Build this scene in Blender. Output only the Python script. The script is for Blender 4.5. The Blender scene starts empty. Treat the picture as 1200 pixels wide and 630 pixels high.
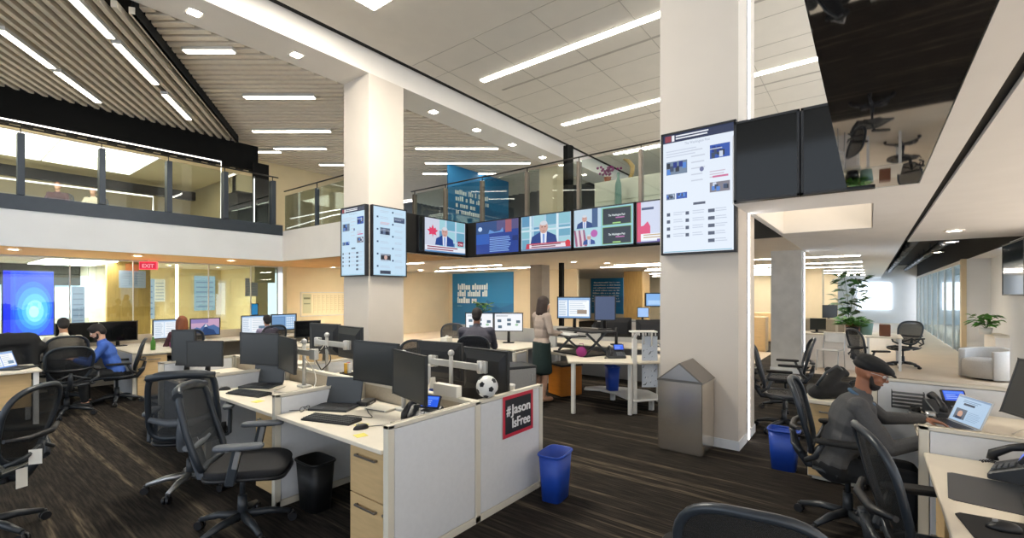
import bpy, bmesh, math, random
from mathutils import Vector, Matrix
random.seed(11)
SC = bpy.context.scene
COL = SC.collection
PI = math.pi
R = math.radians

# ---------------------------------------------------------------- colours / materials
def S(h, a=1.0):
    h = h.lstrip('#'); o = []
    for i in (0, 2, 4):
        c = int(h[i:i+2], 16) / 255
        o.append(c / 12.92 if c <= .04045 else ((c + .055) / 1.055) ** 2.4)
    return (o[0], o[1], o[2], a)

MATS = {}
def mat(name, col, rough=.5, metal=0., var=.06, scale=6., bump=0., bscale=80., spec=.5, coat=0., stretch=None):
    """principled surface with a procedural variation of tone (and optional fine bump)"""
    if name in MATS: return MATS[name]
    if isinstance(col, str): col = S(col)
    m = bpy.data.materials.new(name); m.use_nodes = True
    nt = m.node_tree; b = nt.nodes['Principled BSDF']
    b.inputs['Roughness'].default_value = rough; b.inputs['Metallic'].default_value = metal
    b.inputs['Specular IOR Level'].default_value = spec
    b.inputs['Coat Weight'].default_value = coat
    tc = nt.nodes.new('ShaderNodeTexCoord'); src = tc.outputs['Object']
    if stretch:
        mp = nt.nodes.new('ShaderNodeMapping'); mp.inputs['Scale'].default_value = stretch
        nt.links.new(src, mp.inputs[0]); src = mp.outputs[0]
    n = nt.nodes.new('ShaderNodeTexNoise'); n.inputs['Scale'].default_value = scale; n.inputs['Detail'].default_value = 3
    nt.links.new(src, n.inputs['Vector'])
    r = nt.nodes.new('ShaderNodeValToRGB')
    r.color_ramp.elements[0].position = .3; r.color_ramp.elements[1].position = .7
    r.color_ramp.elements[0].color = tuple(max(0, c * (1 - var)) for c in col[:3]) + (1,)
    r.color_ramp.elements[1].color = tuple(min(1, c * (1 + var)) for c in col[:3]) + (1,)
    nt.links.new(n.outputs['Fac'], r.inputs[0]); nt.links.new(r.outputs[0], b.inputs['Base Color'])
    if bump:
        n2 = nt.nodes.new('ShaderNodeTexNoise'); n2.inputs['Scale'].default_value = bscale
        nt.links.new(src, n2.inputs['Vector'])
        bp = nt.nodes.new('ShaderNodeBump'); bp.inputs['Strength'].default_value = bump; bp.inputs['Distance'].default_value = .01
        nt.links.new(n2.outputs['Fac'], bp.inputs['Height']); nt.links.new(bp.outputs[0], b.inputs['Normal'])
    MATS[name] = m; return m

def emit(name, col, strength):
    if name in MATS: return MATS[name]
    if isinstance(col, str): col = S(col)
    m = bpy.data.materials.new(name); m.use_nodes = True; nt = m.node_tree
    b = nt.nodes['Principled BSDF']; b.inputs['Base Color'].default_value = col
    b.inputs['Emission Color'].default_value = col; b.inputs['Emission Strength'].default_value = strength
    MATS[name] = m; return m

def attr_mat(name, strength):
    """colours printed on / shown by a flat face, read from the mesh; strength>0 for lit screens"""
    m = bpy.data.materials.new(name); m.use_nodes = True; nt = m.node_tree; b = nt.nodes['Principled BSDF']
    at = nt.nodes.new('ShaderNodeAttribute'); at.attribute_name = 'Col'
    if strength:
        b.inputs['Base Color'].default_value = (.01, .01, .012, 1); b.inputs['Roughness'].default_value = .25
        nt.links.new(at.outputs['Color'], b.inputs['Emission Color']); b.inputs['Emission Strength'].default_value = strength
    else:
        nt.links.new(at.outputs['Color'], b.inputs['Base Color']); b.inputs['Roughness'].default_value = .55
    MATS[name] = m; return m

def glass(name, tint, refl=.08, rough=0.):
    m = bpy.data.materials.new(name); m.use_nodes = True; nt = m.node_tree
    for n in list(nt.nodes): nt.nodes.remove(n)
    out = nt.nodes.new('ShaderNodeOutputMaterial'); mx = nt.nodes.new('ShaderNodeMixShader')
    t = nt.nodes.new('ShaderNodeBsdfTransparent'); g = nt.nodes.new('ShaderNodeBsdfGlossy')
    t.inputs[0].default_value = S(tint); g.inputs['Roughness'].default_value = rough
    lw = nt.nodes.new('ShaderNodeLayerWeight'); lw.inputs['Blend'].default_value = .12
    ma = nt.nodes.new('ShaderNodeMath'); ma.operation = 'MULTIPLY_ADD'; ma.inputs[1].default_value = .6; ma.inputs[2].default_value = refl
    nt.links.new(lw.outputs['Fresnel'], ma.inputs[0]); nt.links.new(ma.outputs[0], mx.inputs[0])
    nt.links.new(t.outputs[0], mx.inputs[1]); nt.links.new(g.outputs[0], mx.inputs[2]); nt.links.new(mx.outputs[0], out.inputs[0])
    MATS[name] = m; return m

def mesh_cloth(name, col, openness, scale):
    """woven open mesh: a fine procedural grid of holes"""
    m = bpy.data.materials.new(name); m.use_nodes = True; nt = m.node_tree
    b = nt.nodes['Principled BSDF']; b.inputs['Base Color'].default_value = S(col); b.inputs['Roughness'].default_value = .6
    out = [n for n in nt.nodes if n.type == 'OUTPUT_MATERIAL'][0]
    tc = nt.nodes.new('ShaderNodeTexCoord'); ck = nt.nodes.new('ShaderNodeTexChecker'); ck.inputs['Scale'].default_value = scale
    nt.links.new(tc.outputs['Object'], ck.inputs['Vector'])
    mu = nt.nodes.new('ShaderNodeMath'); mu.operation = 'MULTIPLY'; mu.inputs[1].default_value = openness * 2
    nt.links.new(ck.outputs['Fac'], mu.inputs[0])
    t = nt.nodes.new('ShaderNodeBsdfTransparent'); mx = nt.nodes.new('ShaderNodeMixShader')
    nt.links.new(mu.outputs[0], mx.inputs[0]); nt.links.new(b.outputs[0], mx.inputs[1]); nt.links.new(t.outputs[0], mx.inputs[2])
    nt.links.new(mx.outputs[0], out.inputs[0]); MATS[name] = m; return m

# ---------------------------------------------------------------- mesh builder
class MB:
    def __init__(s): s.v = []; s.f = []; s.c = []; s.sm = []
    def add(s, vs, fs, col=None, smooth=False):
        o = len(s.v); s.v += [Vector(v) for v in vs]
        for f in fs: s.f.append([o + i for i in f]); s.c.append(col); s.sm.append(smooth)
        return s
    def box(s, x0, y0, z0, x1, y1, z1, col=None):
        x0, x1 = sorted((x0, x1)); y0, y1 = sorted((y0, y1)); z0, z1 = sorted((z0, z1))
        return s.add([(x0,y0,z0),(x1,y0,z0),(x1,y1,z0),(x0,y1,z0),(x0,y0,z1),(x1,y0,z1),(x1,y1,z1),(x0,y1,z1)],
              [(0,3,2,1),(4,5,6,7),(0,1,5,4),(1,2,6,5),(2,3,7,6),(3,0,4,7)], col)
    def obox(s, c, sz, M=None, col=None):
        b = MB().box(-sz[0]/2,-sz[1]/2,-sz[2]/2,sz[0]/2,sz[1]/2,sz[2]/2)
        M = M or Matrix.Identity(3)
        return s.add([M @ v + Vector(c) for v in b.v], b.f, col)
    def cone(s, p0, p1, r0, r1=None, n=12, smooth=True, caps=True):
        r1 = r0 if r1 is None else r1; p0 = Vector(p0); p1 = Vector(p1); d = (p1 - p0)
        d = d.normalized() if d.length > 1e-9 else Vector((0,0,1))
        a = d.orthogonal().normalized(); b = d.cross(a); vs = []
        for p, r in ((p0, r0), (p1, r1)):
            for i in range(n):
                t = 2*PI*i/n; vs.append(p + (a*math.cos(t) + b*math.sin(t))*r)
        s.add(vs, [(i, (i+1)%n, n+(i+1)%n, n+i) for i in range(n)], None, smooth)
        if caps: s.add(vs, [tuple(range(n-1,-1,-1)), tuple(range(n, 2*n))])
        return s
    def tube(s, pts, r, n=8, closed=False):
        pts = [Vector(p) for p in pts]; k = len(pts); rr = r if isinstance(r, (list, tuple)) else [r]*k
        rings = []; up = None
        for i, p in enumerate(pts):
            a = pts[i-1] if (i or closed) else p; b = pts[(i+1) % k] if (i < k-1 or closed) else p
            d = (b - a).normalized()
            if up is None: up = d.orthogonal().normalized()
            up = (up - d*up.dot(d)); up = up.normalized() if up.length > 1e-6 else d.orthogonal().normalized()
            w = d.cross(up); rings.append([p + (up*math.cos(2*PI*j/n) + w*math.sin(2*PI*j/n))*rr[i] for j in range(n)])
        vs = [v for q in rings for v in q]; fs = []
        for i in range(k if closed else k-1):
            a = i*n; b = ((i+1) % k)*n
            for j in range(n): fs.append((a+j, a+(j+1)%n, b+(j+1)%n, b+j))
        s.add(vs, fs, None, True)
        if not closed: s.add(vs, [tuple(range(n-1,-1,-1)), tuple(range((k-1)*n, k*n))])
        return s
    def lathe(s, prof, c=(0,0,0), n=20, smooth=True):
        vs = []; m = len(prof); c = Vector(c)
        for i in range(n):
            t = 2*PI*i/n
            for r, z in prof: vs.append(c + Vector((r*math.cos(t), r*math.sin(t), z)))
        fs = []
        for i in range(n):
            a = i*m; b = ((i+1) % n)*m
            for j in range(m-1): fs.append((a+j, b+j, b+j+1, a+j+1))
        s.add(vs, fs, None, smooth)
        return s
    def prism(s, poly, z0, z1, M=None, col=None, smooth=False):
        n = len(poly); vs = [Vector((x,y,z0)) for x,y in poly] + [Vector((x,y,z1)) for x,y in poly]
        if M: vs = [M @ v for v in vs]
        s.add(vs, [(i,(i+1)%n,n+(i+1)%n,n+i) for i in range(n)], col, smooth)
        s.add(vs, [tuple(range(n-1,-1,-1)), tuple(range(n,2*n))], col)
        return s
    def ball(s, c, r, n=12, M=None):
        if not isinstance(r, (tuple, list)): r = (r,r,r)
        vs = []; m = n//2 + 1; c = Vector(c)
        for i in range(m):
            ph = PI*i/(m-1)
            for j in range(n):
                t = 2*PI*j/n; v = Vector((r[0]*math.sin(ph)*math.cos(t), r[1]*math.sin(ph)*math.sin(t), r[2]*math.cos(ph)))
                vs.append(c + (M @ v if M else v))
        fs = []
        for i in range(m-1):
            for j in range(n): fs.append((i*n+j, (i+1)*n+j, (i+1)*n+(j+1)%n, i*n+(j+1)%n))
        return s.add(vs, fs, None, True)
    def tf(s, M, i0=0):
        for i in range(i0, len(s.v)): s.v[i] = M @ s.v[i]
        return s
    def build(s, name, m, parent=None, bevel=0, seg=1, sub=0, solid=0, loc=None):
        me = bpy.data.meshes.new(name); me.from_pydata([tuple(v) for v in s.v], [], s.f)
        me.polygons.foreach_set('use_smooth', s.sm)
        if any(c is not None for c in s.c):
            ca = me.color_attributes.new('Col', 'FLOAT_COLOR', 'CORNER'); i = 0
            for p, c in zip(me.polygons, s.c):
                for k in p.loop_indices: ca.data[k].color = c or (0,0,0,1)
        bm = bmesh.new(); bm.from_mesh(me)
        if not any(c is not None for c in s.c): bmesh.ops.remove_doubles(bm, verts=bm.verts, dist=1e-6)
        bmesh.ops.recalc_face_normals(bm, faces=bm.faces) if not any(c is not None for c in s.c) else None
        bm.to_mesh(me); bm.free()
        me.materials.append(MATS[m] if isinstance(m, str) else m)
        o = bpy.data.objects.new(name, me); COL.objects.link(o)
        if parent: o.parent = parent
        if loc: o.location = loc
        if bevel:
            b = o.modifiers.new('bevel', 'BEVEL'); b.width = bevel; b.segments = seg; b.limit_method = 'ANGLE'; b.angle_limit = R(50)
        if solid:
            b = o.modifiers.new('solid', 'SOLIDIFY'); b.thickness = solid; b.offset = 0
        if sub:
            b = o.modifiers.new('sub', 'SUBSURF'); b.levels = sub; b.render_levels = sub
        return o

def tag(o, label=None, cat=None, group=None, kind=None):
    if label: o['label'] = label
    if cat: o['category'] = cat
    if group: o['group'] = group
    if kind: o['kind'] = kind
    return o
def thing(name, label, cat, loc=(0,0,0), rz=0, group=None):
    o = bpy.data.objects.new(name, None); COL.objects.link(o); o.empty_display_size = .1
    o.location = loc; o.rotation_euler = (0, 0, R(rz))
    return tag(o, label, cat, group)
def one(mb, name, m, label, cat, loc=(0,0,0), rz=0, group=None, **k):
    o = mb.build(name, m, None, **k); o.location = loc; o.rotation_euler = (0,0,R(rz))
    return tag(o, label, cat, group)
def struct(name, mb, m, **k):
    return tag(mb.build(name, m, None, **k), kind='structure')
def kids(o): return [c for c in bpy.data.objects if c.parent == o]
def dup(root, label, loc, rz=0, group=None):
    def rec(o, par):
        c = o.copy(); COL.objects.link(c); c.parent = par
        for ch in kids(o): rec(ch, c)
        return c
    r = rec(root, None); r.location = loc; r.rotation_euler = (0,0,R(rz)); r['label'] = label
    if group: r['group'] = group
    elif 'group' in r: del r['group']
    return r

# ---------------------------------------------------------------- lettering
_GL = {}
def glyphs(txt, bold=0.):
    k = (txt, bold)
    if k in _GL: return _GL[k]
    cu = bpy.data.curves.new('t', 'FONT'); cu.body = txt; cu.size = 1; cu.resolution_u = 3; cu.offset = bold
    ob = bpy.data.objects.new('t', cu); COL.objects.link(ob)
    dg = bpy.context.evaluated_depsgraph_get(); me = bpy.data.meshes.new_from_object(ob.evaluated_get(dg))
    vs = [(v.co.x, v.co.y) for v in me.vertices]; fs = [tuple(p.vertices) for p in me.polygons]
    bpy.data.objects.remove(ob); bpy.data.curves.remove(cu); bpy.data.meshes.remove(me)
    w = max([v[0] for v in vs] or [1]); _GL[k] = (vs, fs, w); return _GL[k]

class Face:
    """flat picture (screen image, poster) in the local XZ plane, facing -Y; every patch lies a hair in front of the last"""
    def __init__(s, w, h, base='#101418', eps=.0003):
        s.w = w; s.h = h; s.eps = eps; s.k = 0; s.mb = MB(); s.rect(0, 0, 1, 1, base)
    def P(s, u, v): return ((u-.5)*s.w, -s.k*s.eps, (v-.5)*s.h)
    def poly(s, pts, col):
        c = S(col) if isinstance(col, str) else col
        s.mb.add([s.P(u, v) for u, v in pts], [tuple(range(len(pts)))], c); s.k += 1; return s
    def rect(s, u0, v0, u1, v1, col): return s.poly([(u0,v0),(u1,v0),(u1,v1),(u0,v1)], col)
    def ell(s, u, v, ru, rv, col, n=14): return s.poly([(u+ru*math.cos(2*PI*i/n), v+rv*math.sin(2*PI*i/n)) for i in range(n)], col)
    def text(s, t, u, v, size, col, bold=0., width=None, align='l', squeeze=1.):
        vs, fs, w = glyphs(t, bold)
        k = (width*s.w/w) if width else size*s.h
        kx = k*squeeze
        off = {'l': 0, 'c': -w*kx/2, 'r': -w*kx}[align]
        x0, y0, z0 = s.P(u, v)
        s.mb.add([(x0+off+a*kx, y0, z0+b*(size*s.h if width else k)) for a, b in vs], fs, S(col)); s.k += 1; return s
    def lines(s, u0, v1, u1, n, dv, th, col, rag=.25):
        c = S(col)
        for i in range(n):
            e = u1 - (u1-u0)*rag*random.random()
            v = v1 - i*dv
            s.mb.add([s.P(u0, v-th), s.P(e, v-th), s.P(e, v), s.P(u0, v)], [(0,1,2,3)], c)
        s.k += 1; return s
    def build(s, name, m, parent, loc=(0,0,0), rot=None):
        o = s.mb.build(name, m, parent); o.location = loc
        if rot: o.rotation_euler = rot
        return o

# ---------------------------------------------------------------- soft continuous surfaces (people, coats, upholstery)
def fused(mb, name, m, parent=None, vox=.012, smooth=3, fac=.5):
    tmp = mb.build('tmp_soft', m, None)
    r = tmp.modifiers.new('r', 'REMESH'); r.mode = 'VOXEL'; r.voxel_size = vox; r.use_smooth_shade = True
    if smooth:
        q = tmp.modifiers.new('s', 'SMOOTH'); q.factor = fac; q.iterations = smooth
    dg = bpy.context.evaluated_depsgraph_get()
    me = bpy.data.meshes.new_from_object(tmp.evaluated_get(dg)); me.name = name
    old = tmp.data; bpy.data.objects.remove(tmp); bpy.data.meshes.remove(old)
    me.polygons.foreach_set('use_smooth', [True]*len(me.polygons))
    o = bpy.data.objects.new(name, me); COL.objects.link(o)
    if parent: o.parent = parent
    return o
def limb(mb, p0, p1, r0, r1, n=10):
    mb.cone(p0, p1, r0, r1, n); mb.ball(p0, r0, n); mb.ball(p1, r1, n)
# ---------------------------------------------------------------- palette
mat('white_paint', '#e8e3dc', .6, var=.02, scale=2)
mat('column_paint', '#d1c8bd', .6, var=.02, scale=2)
mat('post_brown', '#857c72', .7, var=.05)
mat('white_cool', '#e2e4e6', .55, var=.02, scale=2)
mat('ceiling_white', '#dcd5ca', .8, var=.02, scale=3)
mat('ceiling_low', '#e2e3e5', .8, var=.02, scale=3)
mat('beige_wall', '#d2c2a4', .8, var=.03, scale=2)
mat('yellow_wall', '#dccba4', .8, var=.03, scale=2)
mat('tan_soffit', '#e8be8a', .7, var=.05, scale=3)
mat('wood_panel', '#b39157', .5, var=.16, scale=5, stretch=(6, 6, .5))
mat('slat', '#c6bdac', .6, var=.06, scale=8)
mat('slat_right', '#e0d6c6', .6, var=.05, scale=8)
mat('void', '#171614', .9)
mat('black_band', '#080807', .8, var=.2, scale=6, spec=.2)
mat('dark_metal', '#3c434c', .45, .5)
mat('rail_dark', '#33302c', .4, .6)
mat('bronze_post', '#6b6258', .45, .4)
mat('floor_beige', '#c9b7a0', .45, var=.05, scale=2)
mat('concrete', '#cfcfcc', .8, var=.08, scale=5)
mat('laminate', '#e0d7c6', .45, var=.03, scale=8)
mat('trim_cream', '#d9d3c4', .5, var=.02)
mat('panel_blue_white', '#d9dbde', .65, var=.02, scale=30, bump=.05, bscale=300)
mat('panel_grey', '#a7a7a6', .8, var=.04, scale=60, bump=.08, bscale=300)
mat('panel_beige', '#b9ad98', .8, var=.05, scale=60, bump=.08, bscale=300)
mat('maple', '#c9ab7c', .5, var=.08, scale=4, stretch=(1, 1, 8))
mat('steel_handle', '#8b8782', .35, .8)
mat('black_plastic', '#15161a', .45, var=.1)
mat('black_soft', '#0e0f11', .8, var=.2)
mat('steel_dark', '#8f8a84', .3, .9, var=.05)
mat('charcoal_plastic', '#2b2f34', .4, var=.08)
mat('graphite_frame', '#30363d', .35, .2)
mat('grey_arm', '#5a5f66', .4, var=.05)
mat('monitor_black', '#1d1e1e', .35, var=.06)
mat('screen_off', '#2b2c2a', .28, var=.05, scale=3)
mat('silver', '#b9babb', .3, .85, var=.04)
mat('alu_light', '#c9c8c4', .4, .4)
mat('brushed_steel', '#ddd5c8', .24, .92, var=.05, scale=2, stretch=(5, 5, .2))
mat('seat_fabric', '#1a1b1f', .9, var=.15, scale=80, bump=.2, bscale=400)
mat('blue_plastic', '#1c45a8', .45, var=.05)
mat('bin_black', '#0d0e10', .5, var=.1)
mat('orange_laminate', '#b9701c', .5, var=.08, stretch=(1, 1, 8))
mat('white_plastic', '#dfdfdc', .4, var=.02)
mat('paper', '#e8e4da', .8, var=.02)
mat('sticky', '#e9dc6c', .8, var=.02)
mat('leaf', '#3f7a24', .5, var=.3, scale=6)
mat('leaf_dark', '#2c5424', .5, var=.3, scale=6)
mat('terracotta', '#9b5430', .7)
mat('leather_brown', '#6d4128', .5)
mat('upholstery', '#b6b2ac', .9, var=.04, scale=40, bump=.1, bscale=300)
mat('upholstery_tan', '#c6b39a', .9, var=.04, scale=40, bump=.1, bscale=300)
mat('cable_grey', '#5e5a54', .6)
mat('cable_white', '#cfcac0', .6)
mat('blue_wall_panel', '#136a9c', .35, var=.06, scale=3)
mat('tile_line', '#b0a99e', .8)
mat('red_plastic', '#c4142e', .5)
mat('magenta', '#8a1f6b', .6)
mat('yellow_thing', '#e2b23c', .6)
mat('book_a', '#3a5a78', .6); mat('book_b', '#d8d4c8', .6); mat('book_c', '#1e2f38', .6); mat('book_d', '#6f8f86', .6); mat('book_e', '#9c3b2c', .6)
mat('black_gloss', (.34, .34, .35, 1), .03, 1., var=.0)
mat('tv_black_gloss', '#0d0f10', .08, var=.05, spec=.35)
glass('clear_glass', '#e9efec', .05)
glass('green_glass', '#e0eae3', .06)
glass('office_glass', '#d5e2e6', .06)
mesh_cloth('mesh_dark', '#17191b', .16, 420)
mesh_cloth('mesh_grey', '#252a30', .14, 420)
attr_mat('lit_picture', .8)
attr_mat('print', 0)
emit('strip_white', (1., .93, .82, 1), 16)
emit('strip_slat', (1., .93, .8, 1), 8)
emit('strip_soft', (1., .93, .8, 1), 30)
emit('led_white', (1., .96, .93, 1), 6)
emit('downlight', (1., .9, .75, 1), 40)
emit('panel_glow', (1., .93, .8, 1), 3.0)
emit('window_glow', (.82, .9, 1., 1), 2.5)
emit('curtain_glow', (.7, .82, .98, 1), 4)
attr_mat('lit_bright', 1.7)
emit('panel_soft', (1., .93, .82, 1), 1.3)
emit('reflection_rail_glow', (1., .94, .88, 1), 2.2)
emit('meeting_window', (.5, .68, .95, 1), .9)
emit('exit_red', (1., .03, .06, 1), 2.2)

def carpet():
    m = bpy.data.materials.new('carpet'); m.use_nodes = True; nt = m.node_tree; b = nt.nodes['Principled BSDF']
    b.inputs['Roughness'].default_value = .95; b.inputs['Specular IOR Level'].default_value = .15
    tc = nt.nodes.new('ShaderNodeTexCoord')
    def noise(sc, scale, det):
        mp = nt.nodes.new('ShaderNodeMapping'); mp.inputs['Scale'].default_value = sc
        n = nt.nodes.new('ShaderNodeTexNoise'); n.inputs['Scale'].default_value = scale; n.inputs['Detail'].default_value = det
        nt.links.new(tc.outputs['Object'], mp.inputs[0]); nt.links.new(mp.outputs[0], n.inputs['Vector']); return n.outputs['Fac']
    def ramp(src, a, ca, c, cc):
        r = nt.nodes.new('ShaderNodeValToRGB'); e = r.color_ramp.elements
        e[0].position = a; e[0].color = ca; e[1].position = c; e[1].color = cc; nt.links.new(src, r.inputs[0]); return r.outputs[0]
    st = noise((9, .18, 1), 1., 3); fi = noise((60, 3.5, 1), 1., 4); pile = noise((1, 1, 1), 260, 2)
    a = ramp(fi, .4, (.012, .010, .009, 1), .7, (.036, .029, .023, 1))
    l = ramp(fi, .38, (.03, .024, .018, 1), .68, (.125, .1, .07, 1))
    k = ramp(st, .55, (0, 0, 0, 1), .63, (1, 1, 1, 1))
    mx = nt.nodes.new('ShaderNodeMixRGB'); nt.links.new(k, mx.inputs[0]); nt.links.new(a, mx.inputs[1]); nt.links.new(l, mx.inputs[2])
    nt.links.new(mx.outputs[0], b.inputs['Base Color'])
    bp = nt.nodes.new('ShaderNodeBump'); bp.inputs['Strength'].default_value = .5; bp.inputs['Distance'].default_value = .004
    nt.links.new(pile, bp.inputs['Height']); nt.links.new(bp.outputs[0], b.inputs['Normal'])
    MATS['carpet'] = m
carpet()

# ---------------------------------------------------------------- the setting
# world axes: X runs away to the right of the picture, Y away to the left; floor at z=0
struct('floor', MB().box(-7, -7, -.1, 34, 21, 0), 'carpet')
struct('floor_lounge', MB().box(11.6, -7, 0, 34, 1.1, .006), 'floor_beige')

struct('floor_bounce', MB().box(-7, -7, 0, 11.6, -1.35, .006).box(-7, 11.4, 0, 8.4, 20.4, .006).box(9.6, 2.2, 0, 15, 11.2, .006).box(8.4, 11.2, 0, 15, 15.3, .006), 'floor_beige')  # unseen pale floor areas added to bounce light onto the ceilings
# mezzanine slab (ceiling of the lower storey, underside at 2.6 m)
def slab(name, x0, y0, x1, y1, z0=2.6, z1=3.3, m='ceiling_white'): return struct(name, MB().box(x0, y0, z0, x1, y1, z1), m)
slab('ceiling_back_left', -7, 12.85, 6.24, 21, 2.6, 3.3, 'ceiling_white')
slab('ceiling_back_middle', 6.25, 8.14, 34, 21, 2.6, 3.3)
slab('ceiling_middle', 8.64, 1.13, 34, 8.13, 2.6, 3.3)
struct('trim_soffit_tan', MB().box(-7, 12.86, 2.58, 6.24, 15.6, 2.6).box(6.24, 8.3, 2.58, 8.6, 15.6, 2.6), 'tan_soffit')
# low ceiling on the right, with a coffer, a slot and an opening to the dark deck above
low = MB()
low.box(5.14, 1.07, 2.6, 34, 1.12, 3.3).box(5.14, -.02, 2.6, 5.95, 1.07, 3.3).box(8.17, -.02, 2.6, 34, 1.07, 3.3)
low.box(5.14, -.46, 2.6, 34, -.02, 3.3)
low.box(5.14, -2.05, 2.6, 10.8, -.515, 3.3).box(5.14, -5, 2.6, 34, -2.05, 3.3)
low.box(5.14, -.5, 2.75, 10.8, -.45, 3.3)
struct('ceiling_low_right', low, 'ceiling_low')
struct('ceiling_coffer', MB().box(5.9, -.07, 3.25, 8.2, 1.1, 3.32).box(5.955, -.015, 2.604, 5.965, 1.065, 3.25).box(8.155, -.015, 2.604, 8.165, 1.065, 3.25)
       .box(5.965, 1.055, 2.604, 8.155, 1.065, 3.25).box(5.965, -.015, 2.604, 8.155, -.005, 3.25), 'white_paint')
struct('ceiling_near_right', MB().box(-6, -.46, 2.6, 5.14, -.32, 3.3).box(-6, -5, 2.6, 5.14, -.515, 3.3).box(-6, -.5, 2.75, 5.14, -.46, 3.3)
       .box(-6, -.32, 2.66, 5.14, .17, 3.3), 'ceiling_low')
struct('trim_ceiling_slot', MB().box(-6, -.513, 2.625, 10.8, -.462, 2.745), 'void')
tag(one(MB().box(-2, -.315, 2.602, 5.12, .165, 2.655), 'gloss_ceiling_panel', 'black_gloss', 'long glossy black ceiling panel mirroring the carpet and desks below', 'ceiling panel'))
tag(one(MB().box(5.97, -.0, 3.235, 8.15, 1.03, 3.248), 'coffer_light', 'panel_soft', 'glowing panel inside the ceiling coffer on the right', 'ceiling light'))
struct('ceiling_dark_deck', MB().box(10.8, -2.049, 2.61, 34, -2.03, 3.28).box(10.79, -2.03, 2.61, 10.81, -.45, 3.28).box(10.8, -.48, 2.61, 34, -.452, 3.28).box(10.8, -2.05, 3.28, 34, -.45, 3.34), 'void')
# main upper ceiling with its tile joints, beam and slatted fields
struct('ceiling_main', MB().box(-7, -6, 6.4, 34, 7.55, 6.5), 'ceiling_white')
struct('ceiling_shadow_gap', MB().box(-7, 7.55, 6.44, 34, 7.72, 6.52), 'void')
j = MB()
for x in (6.3, 6.95, 8.9, 9.9, 10.45, 12.2, 13.2, 13.8): j.box(x, -6, 6.396, x+.012, 7.5, 6.401)
for y in (.6, 1.9, 3.2, 4.5, 5.8, 7.1): j.box(6.3, y, 6.396, 34, y+.012, 6.401)
j.box(8.31, -2, 6.395, 8.37, 6.75, 6.401).box(11.72, -2, 6.395, 11.78, 6.75, 6.401)
struct('trim_ceiling_joints', j, 'tile_line')
struct('trim_beam', MB().box(-7, 7.72, 5.98, 34, 8.57, 6.5), 'white_paint')
def slatfield(name, m, pts_in, ang, pitch, width, z, h, ctr, n, reach):
    """parallel ceiling blades clipped to a polygon"""
    d = Vector((math.cos(R(ang)), math.sin(R(ang)))); q = Vector((-d.y, d.x)); mb = MB()
    for i in range(-n, n):
        o = Vector(ctr) + q*(i*pitch); ts = []
        P = pts_in
        for a, b in zip(P, P[1:]+P[:1]):
            a = Vector(a); b = Vector(b); e = b - a; den = d.x*e.y - d.y*e.x
            if abs(den) < 1e-9: continue
            w = a - o; t = (w.x*e.y - w.y*e.x)/den; u = (w.x*d.y - w.y*d.x)/den
            if 0 <= u < 1: ts.append(t)
        ts.sort()
        for t0, t1 in zip(ts[::2], ts[1::2]):
            if t1 - t0 < .1: continue
            c = o + d*((t0+t1)/2)
            mb.obox((c.x, c.y, z + h/2), (t1-t0, width, h), Matrix.Rotation(R(ang), 3, 'Z'))
    return struct(name, mb, m)
# crease between the two fields runs at 56 degrees from (1.75,8.6)
CR0 = (1.95, 8.6); CD = (math.cos(R(56)), math.sin(R(56)))
CR1 = (CR0[0]+CD[0]*6.1, CR0[1]+CD[1]*6.1)
slatfield('ceiling_slats_left', 'slat', [(-7, 8.6), CR0, CR1, (-7, CR1[1])], 56, .17, .075, 5.8, .10, CR0, 70, 20)
slatfield('ceiling_slats_right', 'slat_right', [CR0, (16, 8.6), (16, 17), (6.2, 17), CR1], -52, .2, .12, 5.98, .09, CR0, 90, 20)
struct('ceiling_void', MB().box(-7, 8.6, 6.15, 34, 21, 6.25), 'void')
struct('trim_crease', MB().obox(((CR0[0]+CR1[0])/2+.02, (CR0[1]+CR1[1])/2, 5.95), (6.1, .05, .3), Matrix.Rotation(R(56), 3, 'Z')), 'black_band')
# dark slatted fascia closing the left field, and its stepped end
fb = MB()
yb = CR1[1]
for i in range(76):
    x = -7 + i*.17
    fb.box(x, yb, 5.15 - .03*(i % 2), x+.17, yb+.2, 5.82)
struct('trim_fascia_dark', fb, 'black_band')
struct('ceiling_upper_room', MB().box(-7, yb+.2, 5.12, 5.7, 19, 5.3), 'yellow_wall')
struct('wall_upper_back', MB().box(-7, 19, 3.3, 6, 19.2, 5.2).box(6, 15.6, 3.3, 10.7, 15.8, 6.2).box(15.2, 1, 3.3, 15.4, 16, 4.4).box(5.95, 15.6, 3.3, 6.1, 19.2, 6.2), 'yellow_wall')
struct('trim_upper_beam', MB().box(-7, 17.4, 4.72, 5.6, 17.6, 4.98), 'black_band')
struct('floor_upper', MB().box(-7, 12.9, 3.3, 6.2, 19, 3.36).box(6.3, 8.2, 3.3, 16, 19, 3.36).box(8.7, 1.2, 3.3, 34, 8.2, 3.36), 'concrete')
# balcony fronts
struct('wall_balcony_left', MB().box(-7, 12.82, 2.58, 6.22, 12.9, 3.28), 'white_cool')
struct('trim_balcony_dark', MB().box(-7, 12.80, 3.28, 6.2, 12.9, 3.56), 'dark_metal')
struct('wall_balcony_return', MB().box(6.2, 8.58, 2.58, 6.28, 12.82, 3.4), 'white_paint')
struct('trim_video_wall_back', MB().box(6.3, 8.1, 2.6, 8.6, 8.16, 3.47).box(8.6, 1.13, 2.6, 8.66, 8.16, 3.47), 'void')
struct('trim_right_fascia', MB().box(5.1, -.02, 2.6, 5.16, 1.1, 3.4), 'void')
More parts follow.
